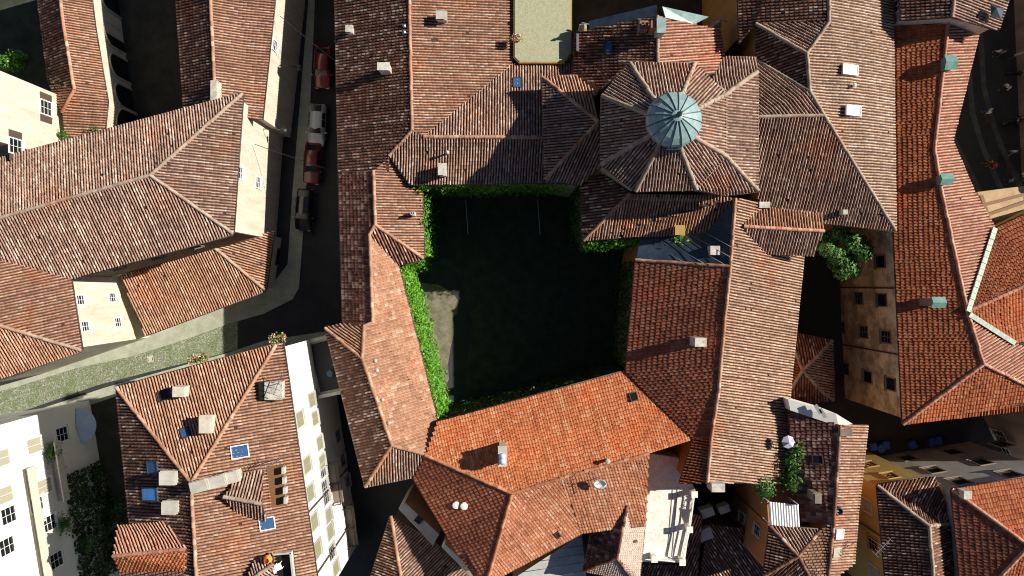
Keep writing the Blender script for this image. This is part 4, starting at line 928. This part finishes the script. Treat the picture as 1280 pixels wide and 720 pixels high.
for x, y0, y1 in ((722, 42, 64), (898, 33, 58)):
    a, b = W(x, y0, 11.3), W(x, y1, 11.3); MB().bar(a, b, .2, .12).build('gutter_end', 'steel', ch.root)

# ================================================================== CLIMBERS, TREES, SHRUBS
def e2(h, a, b): p, q, n = h.edge(a, b); return q, p       # outward on the right of q->p? corrected in ivy
def ivy_on(label, h, a, b, z0, z1, **k):
    p, q, n = h.edge(a, b); t = (q - p).normalized()
    if Vector((t.y, -t.x)).dot(n) < 0: p, q = q, p
    return ivy(label, p, q, z0, z1, **k)
ivy_on('bright green ivy covering the sunlit west wall of the courtyard', wr, 's0', 'x1', 0, 9.2, thick=.85, dens=115, size=.2, bulge=.45)
ivy_on('green ivy fringe along the eave of the projecting bay by the courtyard', wr, 'e1', 'e2', 0, 9.5, thick=.7, dens=55)
ivy_on('clump of ivy under the short hip end at the courtyard corner', wr, 'e2', 's0', 0, 9.4, thick=.8, dens=60)
ivy_on('ivy hanging under the shaded north eave of the courtyard', nw, 's0', 's1', 1, 10.4, thick=.45, dens=40, top=.4)
for lab, h_, a_, b_, z_ in (('lit fringe of ivy along the eave above the shaded recess', nw, 's0', 's1', 10.35), ('lit fringe of ivy on the eave edge of the projecting bay', wr, 'e1', 'e2', 9.5)):
    p, q, n = h_.edge(a_, b_); t = (q - p).normalized()
    if Vector((t.y, -t.x)).dot(n) < 0: p, q = q, p
    ivy(lab, p + n * .1, q + n * .1, z_ - .7, z_, thick=.75, dens=150, top=.35, ragged=.2, bulge=.6, size=.18)
p = W(727, 232, 10.9); q = W(730, 300, 10.9)
ivy('dark ivy on the church wall at the right of the courtyard recess', (p.x - .1, p.y), (q.x - .1, q.y), 0, 10.6, thick=.3, dens=30, mat='ivy_shaded')
a = W(730, 301, 10.8); b = W(838, 295, 10.6)
ivy('ivy spilling over the eave beside the yellow chimney', (a.x, a.y), (b.x, b.y), 4, 10.8, thick=.6, dens=55, top=.5)
ivy_on('dark ivy on the shaded east wall of the courtyard', er, 'a', 'f', 0, 10.2, thick=.45, dens=32, mat='ivy_shaded')
ivy_on('ivy in shade under the edge of the bright orange roof', sr, 'b', 'c', 0, 9.6, thick=.35, dens=32, mat='ivy_shaded', top=.2)
p = W(852, 290, 12.3); 
o = leaves(np.array([[p.x + random.gauss(0, .3), p.y - .35 + random.gauss(0, .35), 11.4 + abs(random.gauss(0, .5))] for _ in range(220)]), np.tile([[0, -.3, 1.]], (220, 1)), .18, 'ivy', 'ivy'); tag(o, 'tuft of ivy growing on the small ochre chimney', 'ivy')

P, _ = wh.wallpoint(('a', 'b'), 85, 592); Q, _ = wh.wallpoint(('a', 'b'), 105, 740)
ivy('dark creeper covering the shaded foot of the white house by the garden', Q.xy, P.xy, 0, 6.4, thick=.6, dens=62, mat='ivy_shaded', size=.24)

def tree(label, px, py, zc, rx, rz_, n, seedling=0):
    p = W(px, py, zc); r = thing('tree', label, 'tree', (p.x, p.y, 0)); m = MB(); m.tube([(0, 0, 0), (.1, .05, zc * .5), (0, .1, zc * .8)], [.24, .19, .13], 8)
    t = m.build('trunk', 'bark', r, smooth=True); k = MB(); P = []; N = []
    for i in range(22):
        a = i * 2.4; el = random.uniform(-.4, 1.0); q = random.uniform(.4, 1.12); c = Vector((math.cos(a) * rx * q * math.cos(el), math.sin(a) * rx * q * math.cos(el), zc + rz_ * q * math.sin(el) * random.uniform(.6, 1.3))) * 1.0
        k.tube([(0, .1, zc * .72), c * .5 + Vector((0, 0, zc * .38)), c], [.06, .03, .01], 5); s = random.uniform(.26, .5) * rx * .8
        for _ in range(n // 22):
            v = Vector((random.gauss(0, 1), random.gauss(0, 1), random.gauss(0, .8))).normalized(); w = random.random() ** .45
            P.append(tuple(c + v * s * w)); N.append((v.x, v.y, v.z + .7))
    k.build('limb', 'bark', t, smooth=True); leaves(P, N, .19, 'tree_leaf', 'crown', r); return r
tree('round leafy green tree in the alley under the stained yellow wall', 1053, 314, 9.6, 2.2, 1.9, 9000)
gi = [(-0, 640), (118, 600), (112, 640), (130, 668), (108, 690), (96, 715), (150, 700), (100, 610), (145, 640)]
for i, (px, py) in enumerate(gi[1:]):
    p = W(px, py, 1); bush('garden_shrub', 'dark shrub in the shaded garden behind the white house', 'shrub', (p.x, p.y, 0), random.uniform(1., 1.8), random.uniform(1., 1.8), random.uniform(1.5, 3.), 900, group='shrubs in the shaded garden')
for px, py, lab, z in ((84, 653, 'light green potted plant beside the white house window balcony', 7.7), (72, 563, 'small green plant at the upper end of the lower balcony', 7.7), (70, 702, 'green climber at the foot of the white house', 5)):
    P, n2 = wh.wallpoint(('a', 'b'), px - 4, py); r = thing('balcony_plant', lab, 'plant', (P.x + nr.x * .5, P.y + nr.y * .5, z)); pts = [(random.gauss(0, .33), random.gauss(0, .4), abs(random.gauss(.5, .35))) for _ in range(420)]
    leaves(pts, [(x, y, .6) for x, y, _ in pts], .17, 'tree_leaf', 'foliage', r); MB().lathe((0, 0, 0), [(.2, 0), (.3, .4), (.33, .4), (.28, .36)], 12).build('pot', 'terracotta_floor', r)
p = W(20, 78, 1); bush('bush', 'sunlit green bush in the walled garden, top left', 'bush', (p.x, p.y, 0), 1.6, 1.0, 2.6, 1700, 'ivy')
for px, py, lab in ((78, 168, 'spiky weed in the roof valley beside the arcade wall'), (119, 164, 'small tuft of weeds on the eave below the arcade wall')):
    p = W(px, py, 6.6); r = thing('weed', lab, 'plant', (p.x, p.y, 6.2)); pts = [(random.gauss(0, .3), random.gauss(0, .2), random.uniform(.1, .7)) for _ in range(130)]; leaves(pts, [(x, y, .5) for x, y, _ in pts], .16, 'tree_leaf', 'foliage', r)
# roof terrace plants and parasol
for px, py, lab in ((991, 576, 'tall green potted plant in the middle of the roof terrace'), (989, 600, 'lower leafy plant on the roof terrace'), (955, 612, 'leafy planter at the outer end of the roof terrace'), (993, 562, 'trailing plant by the parasol on the roof terrace')):
    p = W(px, py, 11.3); r = thing('terrace_plant', lab, 'plant', (p.x, p.y, 10.32)); pts = [(random.gauss(0, .35), random.gauss(0, .5), random.uniform(.3, 1.9)) for _ in range(480)]
    leaves(pts, [(x, y, .8) for x, y, _ in pts], .2, 'tree_leaf', 'foliage', r); MB().box((0, 0, .22), (.45, .8, .44)).build('planter', 'terracotta_floor', r, bevel=.02)
p = W(986, 553, 12.6); r = thing('parasol', 'small purple and white parasol beside plants on the roof terrace', 'parasol', (p.x, p.y, 10.32))
MB().tube([(0, 0, 0), (0, 0, 2.5)], .025, 8).build('pole', 'white_paint', r); m = MB(); V_ = [(0, 0, 2.45)] + [(.55 * math.cos(2 * math.pi * i / 8), .55 * math.sin(2 * math.pi * i / 8), 2.12) for i in range(8)]
m.add(V_, [(0, i + 1, (i + 1) % 8 + 1) for i in range(0, 8, 2)], 0); m.add(V_, [(0, i + 1, (i + 1) % 8 + 1) for i in range(1, 8, 2)], 1); m.build('canopy', ['purple', 'white_paint'], r)
def flowerbox(px, py, z, lab, L=1.3, rz=.3):
    p = W(px, py, z); r = thing('flower_box', lab, 'flower box', (p.x, p.y, z - .3), rz); MB().box((0, 0, .14), (L, .32, .28)).build('box', 'terracotta_floor', r, bevel=.02)
    pts = [(random.uniform(-L / 2, L / 2), random.gauss(0, .2), .3 + abs(random.gauss(.12, .12))) for _ in range(260)]; leaves(pts, [(x * .2, y, 1) for x, y, _ in pts], .14, 'tree_leaf', 'foliage', r)
    for mat in ('red_petal', 'yellow_petal', 'cloth_white', 'pink_petal'):
        pts = [(random.uniform(-L / 2, L / 2), random.gauss(0, .2), .45 + random.uniform(0, .15)) for _ in range(24)]; leaves(pts, [(0, 0, 1)] * 24, .12, mat, 'blossom', r, .3)
    return r
flowerbox(347, 423, 13.5, 'flower box with red, white and yellow blossom at the corner of the apartment house roof'); flowerbox(248, 449, 12, 'flower box with yellow and pink blossom over the cobbled street', 1.6, .28)
for px, py, z, lab in ((348, 424, 13.2, ('apartment')),):
    p, q, n = tw.edge('n0', 'n1')
# brackets that carry the flower boxes
flowerbox(645, 48, 11.0, 'pink flowers in a small box at the edge of the gravel roof', .6, 1.57)

# ================================================================== VEHICLES, PEOPLE, STREET THINGS
def car(label, px, py, paint, rz, van=False, group='cars parked along the narrow street'):
    p = W(px, py, .8); r = thing('parked_car', label, 'car', (p.x, p.y, 0), rz, group)
    # lofted sections along y (length): y, half width, sill z, belt z, roof z, roof half width
    S = [(-2.05, .62, .42, .62, .66, .55), (-1.98, .78, .28, .74, .80, .66), (-1.45, .83, .22, .86, .92, .70), (-.95, .84, .22, .90, 1.0 if not van else 1.5, .72), (-.35, .85, .22, .92, 1.42, .60), (.45, .85, .22, .93, 1.46, .60), (1.15, .85, .22, .93, 1.40, .58), (1.75, .83, .24, .92, 1.05 if not van else 1.4, .64), (2.0, .78, .3, .84, .9, .62), (2.06, .66, .42, .7, .74, .56)]
    if van: S = [(a, b, c, d, e, f) for a, b, c, d, e, f in S]; S[7] = (1.85, .82, .26, .93, 1.36, .60)
    V = []
    for y, w, s, b, t, tw_ in S: V += [(-w * .92, y, s), (-w, y, (s + b) / 2), (-w * .97, y, b), (-tw_, y, t), (0, y, t + .035), (tw_, y, t), (w * .97, y, b), (w, y, (s + b) / 2), (w * .92, y, s)]
    n = 9; fs = [(i * n + k, i * n + k + 1, (i + 1) * n + k + 1, (i + 1) * n + k) for i in range(len(S) - 1) for k in range(n - 1)]
    fs = [f[::-1] for f in fs] + [tuple(range(n)), tuple(range((len(S) - 1) * n, len(S) * n))[::-1]] + [((i + 1) * n, i * n, i * n + n - 1, (i + 1) * n + n - 1) for i in range(len(S) - 1)]
    o = MB().add(V, fs).build('body', paint, r, smooth=True); sb = o.modifiers.new('s', 'SUBSURF'); sb.levels = sb.render_levels = 2
    def q(i, k): return Vector(V[i * n + k])
    def pane(name, pts, out):
        c = sum(pts, Vector()) / len(pts); P = [c + (x - c) * .86 + out for x in pts]; m = MB(); kk = len(P); m.add(P + [x - out * .6 for x in P], [tuple(range(kk)), tuple(range(2 * kk - 1, kk - 1, -1))] + [(i, i + kk, (i + 1) % kk + kk, (i + 1) % kk) for i in range(kk)]); m.build(name, 'glass', r)
    pane('windscreen', [q(3, 3), q(3, 5), q(4, 5), q(4, 3)], Vector((0, -.03, .03)))
    pane('rear_window', [q(6, 3), q(6, 5), q(7, 5), q(7, 3)], Vector((0, .03, .03)))
    for s_, k1, k2 in ((-1, 2, 3), (1, 6, 5)):
        for i, j in ((4, 5), (5, 6)): pane('side_window', [q(i, k1), q(j, k1), q(j, k2), q(i, k2)], Vector((s_ * .035, 0, .0)))
        for y in (-1.28, 1.3):
            m = MB(); m.tube([(s_ * .62, y, .31), (s_ * .86, y, .31)], .31, 18); w_ = m.build('wheel', 'rubber', r); MB().tube([(s_ * .85, y, .31), (s_ * .875, y, .31)], .19, 14).build('rim', 'steel', w_)
        MB().obox((s_ * .55, -2.0, .62), (.16, 0, 0), (s_ * .02, .06, 0), (0, .02, .07)).build('headlight', 'lamp_glass', r)
        MB().obox((s_ * .6, 2.02, .74), (.12, 0, 0), (0, .05, 0), (0, 0, .09)).build('tail_light', 'tail_red', r)
        MB().obox((s_ * .95, -.8, .98), (.09, 0, 0), (0, .06, 0), (0, 0, .06)).build('mirror', paint, r)
    return r
car('red parked car nearest the top of the narrow shaded street', 403, 84, 'car_red', R(-2)); car('white parked hatchback between the two red cars', 396, 156, 'car_white', R(-3), True)
car('dark red parked car below the white hatchback', 390, 204, 'car_maroon', R(-4)); car('black parked car nearest the corner of the street', 380, 262, 'car_black', R(-4), True)
def person(label, px, py, top, legs, face, stride=.25):
    p = W(px, py, .8); r = thing('person', label, 'person', (p.x, p.y, 0), face)
    def skin(name, J, E_, mat, root=0):
        me = bpy.data.meshes.new(name); me.from_pydata([j[0] for j in J], E_, []); me.materials.append(MATS[mat]); o = bpy.data.objects.new(name, me); link(o, r if name == 'body' else body[0])
        sk = o.modifiers.new('skin', 'SKIN'); me.skin_vertices.new() if not me.skin_vertices else None
        for i, j in enumerate(J): me.skin_vertices[0].data[i].radius = (j[1], j[1] * (j[2] if len(j) > 2 else 1))
        me.skin_vertices[0].data[root].use_root = True; sb = o.modifiers.new('s', 'SUBSURF'); sb.levels = sb.render_levels = 1; me.polygons.foreach_set('use_smooth', []) ; return o
    s = stride; body = [None]
    J = [((0, 0, .95), .12), ((0, 0, 1.2), .12), ((0, 0, 1.42), .10), ((0, 0, 1.52), .05), ((0, .02, 1.62), .085), ((0, .01, 1.73), .075),
         ((.1, 0, .9), .08), ((.1, s * .6, .5), .055), ((.1, s * .5, .07), .04), ((.1, s * .5 + .15, .03), .03), ((-.1, 0, .9), .08), ((-.1, -s * .5, .5), .055), ((-.1, -s, .09), .04), ((-.1, -s + .14, .03), .03),
         ((.2, 0, 1.42), .06), ((.25, -s * .4, 1.15), .042), ((.25, s * .1, .92), .033), ((.25, s * .2, .82), .03), ((-.2, 0, 1.42), .06), ((-.25, s * .4, 1.15), .042), ((-.25, s * .9, .95), .033), ((-.25, s * 1.1, .87), .03)]
    E_ = [(0, 1), (1, 2), (2, 3), (3, 4), (4, 5), (0, 6), (6, 7), (7, 8), (8, 9), (0, 10), (10, 11), (11, 12), (12, 13), (2, 14), (14, 15), (15, 16), (16, 17), (2, 18), (18, 19), (19, 20), (20, 21)]
    body[0] = skin('body', J, E_, 'skin')
    T = [((0, 0, .93), .15), ((0, 0, 1.2), .15, .8), ((0, 0, 1.43), .125), ((.2, 0, 1.43), .08), ((.25, -s * .4, 1.15), .06), ((.25, s * .08, .95), .05), ((-.2, 0, 1.43), .08), ((-.25, s * .4, 1.15), .06), ((-.25, s * .85, .97), .05)]
    skin('jacket', T, [(0, 1), (1, 2), (2, 3), (3, 4), (4, 5), (2, 6), (6, 7), (7, 8)], top)
    L_ = [((0, 0, .97), .14), ((.1, 0, .88), .1), ((.1, s * .6, .5), .075), ((.1, s * .5, .1), .06), ((-.1, 0, .88), .1), ((-.1, -s * .5, .5), .075), ((-.1, -s, .12), .06)]
    skin('trousers', L_, [(0, 1), (1, 2), (2, 3), (0, 4), (4, 5), (5, 6)], legs)
    MB().lathe((0, -.01, 1.66), [(.095, -.06), (.115, .0), (.105, .07), (.06, .125), (.01, .14)], 12).build('hair', 'hair', body[0], smooth=True)
for lab, px, py, t, l, f in (('person in a white top walking beside another near the top right corner', 1247, 65, 'cloth_white', 'cloth_dark', .5), ('person in a grey top walking close beside a companion in white', 1252, 66, 'cloth_grey', 'cloth_blue', .5),
        ('person in white alone in mid street beside the upper paving strip', 1257, 109, 'cloth_white', 'cloth_dark', 2.5), ('person in pale clothes walking on the inner paving strip', 1235, 140, 'cloth_white', 'cloth_blue', 1.2),
        ('person in a bright red jacket in the middle of the shaded street', 1241, 207, 'cloth_red', 'cloth_dark', 1.9), ('person in a white shirt to the right of the red jacket', 1267, 190, 'cloth_white', 'cloth_grey', .3),
        ('person in a grey jacket near the ochre annex', 1262, 226, 'cloth_grey', 'cloth_dark', 4), ('person in pale clothes at the right edge of the street', 1277, 218, 'cloth_white', 'cloth_dark', 5), ('person in dark clothes walking just behind the red jacket', 1236, 203, 'cloth_dark', 'cloth_dark', 2)):
    person(lab, px, py, t, l, f)
def scooter(label, px, py, paint, rz):
    p = W(px, py, .6); r = thing('scooter', label, 'scooter', (p.x, p.y, 0), rz, 'scooters parked at the right edge')
    for y in (-.62, .62):
        m = MB(); m.tube([(-.06, y, .25), (.06, y, .25)], .25, 16); w_ = m.build('wheel', 'rubber', r); MB().tube([(-.065, y, .25), (.065, y, .25)], .12, 10).build('rim', 'steel', w_)
    m = MB(); m.tube([(0, .85, .55), (0, .6, .62), (0, .2, .5), (0, -.1, .32), (0, -.4, .4), (0, -.55, .85)], [.08, .2, .2, .14, .14, .1], 10); m.build('body', paint, r, smooth=True)
    MB().tube([(0, .7, .75), (0, .35, .78), (0, .05, .74)], [.1, .16, .12], 10).build('seat', 'black', r, smooth=True)
    MB().obox((0, -.52, .6), (.22, 0, 0), (0, .03, 0), (0, -.06, .32)).build('leg_shield', paint, r, bevel=.02)
    MB().tube([(-.33, -.42, 1.02), (0, -.5, .98), (.33, -.42, 1.02)], .025, 8).build('handlebar', 'steel', r); MB().lathe((0, -.62, .85), [(.08, -.06), (.1, 0), (.06, .08)], 10).build('headlight', 'lamp_glass', r)
scooter('dark red scooter parked at the right edge of the street', 1269, 150, 'car_maroon', 1.9); scooter('black scooter parked beside the dark red one', 1263, 153, 'car_black', 1.8); scooter('second dark scooter further up the street at the right edge', 1270, 91, 'iron', 1.6)
def bin_(label, px, py, rz):
    p = W(px, py, .6); r = thing('wheelie_bin', label, 'bin', (p.x, p.y, 0), rz); m = MB(); V_ = [(-.22, -.25, .08), (.22, -.25, .08), (.22, .25, .08), (-.22, .25, .08), (-.29, -.34, .98), (.29, -.34, .98), (.29, .34, .98), (-.29, .34, .98)]
    m.add(V_, [(3, 2, 1, 0), (4, 5, 6, 7), (0, 1, 5, 4), (1, 2, 6, 5), (2, 3, 7, 6), (3, 0, 4, 7)]).build('body', 'bin_blue', r, bevel=.02); MB().box((0, .0, 1.02), (.62, .74, .06)).build('lid', 'bin_blue', r, bevel=.02)
    for s_ in (-1, 1): MB().tube([(s_ * .26, .3, .1), (s_ * .31, .3, .1)], .1, 12).build('wheel', 'rubber', r)
    MB().tube([(-.2, .42, .95), (.2, .42, .95)], .02, 6).build('handle', 'bin_blue', r)
for lab, px, py, rz in (('blue wheelie bin nearest the stained yellow wall', 1090, 558, .2), ('blue wheelie bin second from the stained yellow wall', 1099, 560, .5), ('blue wheelie bin standing a little forward of its neighbours', 1106, 556, .1), ('blue wheelie bin alone in the middle of the dark alley', 1139, 555, .4), ('blue wheelie bin against the grey house wall', 1171, 550, .0), ('blue wheelie bin just left of the one against the grey house wall', 1163, 552, .3)): bin_(lab, px, py, rz)
def wall_lamp(label, h, e, px, py, z):
    P, n2 = h.wallpoint(e, px, py); n = Vector((n2.x, n2.y, 0)); r = thing('street_lamp', label, 'street lamp', (P.x, P.y, z), 0)
    MB().tube([Vector((0, 0, 0)), n * .9 + Vector((0, 0, .3)), n * 1.8 + Vector((0, 0, .1))], .04, 8).build('bracket', 'iron', r, smooth=True)
    c = n * 1.85; MB().lathe(c, [(.05, .1), (.26, -.02), (.3, -.08), (.28, -.1)], 12).build('shade', 'iron', r); MB().lathe(c + Vector((0, 0, -.2)), [(.06, 0), (.12, .08), (.1, .12)], 10).build('bulb', 'lamp_glass', r)
wall_lamp('iron wall lamp on the cream palazzo front over the white hatchback', hp, ('n1', 's1'), 335, 165, 6.2); wall_lamp('iron wall lamp on the town house front near the top', th, ('e0', 'e1'), 360, 92, 5.8)
def cable(label, a, b, sag=.5):
    a, b = W(*a), W(*b); m = MB(); m.tube([a.lerp(b, i / 8) - Vector((0, 0, sag * 4 * (i / 8) * (1 - i / 8))) for i in range(9)], .03, 5); tag(m.build('overhead_cable', 'iron'), label, 'cable')
cable('upper black cable strung over the car street', (350, 20, 9), (422, 78, 9)); cable('lower black cable strung from the palazzo across the car street', (318, 180, 9), (424, 216, 9))
cable('black cable running from the grey house to the alley roofs', (1075, 640, 11), (1010, 700, 9), .3)
for px, lab in ((582, 'thin pale pole in the shaded courtyard recess, nearer the ivy bay'), (672, 'thin pale pole in the shaded courtyard recess, nearer the church')):
    a, b = W(px, 250, 1.2), W(px + 3, 292, 1.2); r = thing('pole_frame', lab, 'pole', (a.x, a.y, 0)); MB().bar((0, 0, 1.2), b - Vector((a.x, a.y, 0)), .06).build('crossbar', 'steel', r)
    for q in (Vector((0, 0, 0)), Vector((b.x - a.x, b.y - a.y, 0))): MB().bar(q, q + Vector((0, 0, 1.17)), .08).build('post', 'steel', r)
def aerial(label, h, px, py, hh=2.2, rz=0, n=7, dish=False):
    z, fr = h.at(px, py); p = W(px, py, z + hh); r = thing('tv_aerial' if not dish else 'satellite_dish', label, 'aerial' if not dish else 'satellite dish', (p.x, p.y, z - .05), rz)
    MB().tube([(0, 0, 0), (0, 0, hh)], .03, 6).build('mast', 'steel', r)
    m = MB(); m.bar((-.9, 0, hh), (.9, 0, hh), .04)
    for i in range(n): x = -.85 + 1.7 * i / (n - 1); m.bar((x, -.38 + .02 * i, hh + .03), (x, .38 - .02 * i, hh + .03), .03)
    m.build('antenna', 'steel', r)
    if dish:
        m = MB(); m.lathe((0, 0, 0), [(.02, 0), (.25, .03), (.42, .1), (.55, .2), (.55, .22), (.4, .12), (.2, .05)], 20); o = m.build('dish', 'white_paint', r, smooth=True); o.location = (.25, -.1, hh - .9); o.rotation_euler = (R(20), R(25), 0); MB().bar((0, 0, .05), (0, 0, .6), .03).build('feed_arm', 'steel', o)
aerial('tv aerial on the yellow house roof', yh, 1104, 684, 2.4, .8); aerial('white satellite dish with aerial on the rust tiles below the orange roof', sr, 750, 603, 1.8, -.9, 5, True)
aerial('bent tv aerial above the dormer on the apartment house', tw, 340, 580, 2.0, .5); aerial('small tv aerial on the apartment house roof near the street corner', tw, 347, 480, 1.6, 1.2, 5)
# street furniture at the right edge
for px, py, lab in ((1273, 68, 'square street sign on a pole, left of the pair at the top right edge'), (1279, 66, 'square street sign on a pole, right of the pair at the top right edge')):
    p = W(px, py, 2.4); r = thing('street_sign', lab, 'sign', (p.x, p.y, 0), 0); MB().tube([(0, 0, 0), (0, 0, 2.3)], .03, 8).build('pole', 'steel', r); MB().box((0, 0, 2.4), (.5, .06, .6), 0).build('plate', 'cream_plaster', r)
for px, py, lab in ((1262, 91, 'low iron railing along the far kerb at the upper right'),):
    a, b = W(1276, 60, 0), W(1281, 150, 0); r = thing('railing', lab, 'railing', (a.x, a.y, 0)); m = MB(); d = b - a; m.bar((0, 0, 1), d + Vector((0, 0, 1)), .05); m.build('rail', 'iron', r)
    for i in range(8): MB().bar(d * (i / 7), d * (i / 7) + Vector((0, 0, .97)), .05).build('post', 'iron', r)
# white garden furniture on the sunken terrace
z = 17.3; p = W(350, 706, z); r = thing('garden_chair', 'white garden chair on the sunken roof terrace at the bottom edge', 'chair', (p.x, p.y, z), .4)
MB().box((0, 0, .45), (.5, .5, .05)).build('seat', 'white_paint', r); MB().box((-.24, 0, .75), (.05, .5, .55)).build('backrest', 'white_paint', r)
for x in (-.21, .21):
    for y in (-.21, .21): MB().bar((x, y, 0), (x, y, .43), .05).build('leg', 'white_paint', r)
p = W(354, 694, z); r = thing('lantern_lamp', 'orange lamp shade on the sunken roof terrace', 'lamp', (p.x - .9, p.y, z)); MB().tube([(0, 0, 0), (0, 0, 1)], .03, 6).build('stem', 'iron', r); MB().lathe((0, 0, .9), [(.35, 0), (.2, .35), (.18, .35), (.3, .02)], 14).build('shade', 'orange_lamp', r)

# put each house's empty at the foot of its own walls
for h in HS:
    ob = [o for o in h.root.children if o.type == 'MESH']; X = [v.co for o in ob if o.name.startswith(('wall', 'roof', 'loggia', 'floor')) for v in o.data.vertices]
    X = X[::max(1, len(X) // 400)]; zc = min((v.co.z for o in ob for v in o.data.vertices if o.name.startswith(('wall', 'loggia', 'floor', 'terrace'))), default=0)
    c = sum(X, Vector()) / len(X); c.z = zc; h.root.location = c
    for o in ob: o.location = o.location - c

# ================================================================== LIGHT, SKY, CAMERA
sc = bpy.context.scene
EL, AZ = 34., 16.                                # sun height, and direction measured from +x towards +y
w = bpy.data.worlds.new('World'); sc.world = w; w.use_nodes = True; nt = w.node_tree
sky = nt.nodes.new('ShaderNodeTexSky'); sky.sky_type = 'NISHITA'; sky.sun_disc = False; sky.air_density = .6; sky.dust_density = .4; sky.sun_elevation = R(EL); sky.sun_rotation = R(90 - AZ)
nt.links.new(sky.outputs[0], nt.nodes['Background'].inputs[0]); nt.nodes['Background'].inputs[1].default_value = .05
sl = bpy.data.lights.new('sun', 'SUN'); sl.energy = 5.; sl.angle = R(.5); sl.color = (1, .93, .82)
so = bpy.data.objects.new('sun', sl); C.objects.link(so)
d = Vector((math.cos(R(EL)) * math.cos(R(AZ)), math.cos(R(EL)) * math.sin(R(AZ)), math.sin(R(EL))))
so.rotation_euler = d.to_track_quat('Z', 'Y').to_euler(); so.location = d * 90
cam = bpy.data.cameras.new('camera'); co = bpy.data.objects.new('camera', cam); C.objects.link(co)
co.location = (0, 0, H); co.rotation_euler = (0, 0, 0); cam.sensor_width = 36; cam.lens = F / 1280 * 36; cam.shift_y = -(360 - CY) / 1280; cam.clip_end = 1000
sc.camera = co
sc.cycles.pixel_filter_type = 'BLACKMAN_HARRIS'; sc.cycles.filter_width = 1.05
vs = sc.view_settings; vs.view_transform = 'Standard'; vs.look = 'None'; vs.exposure = .6; vs.gamma = 1; vs.use_curve_mapping = False
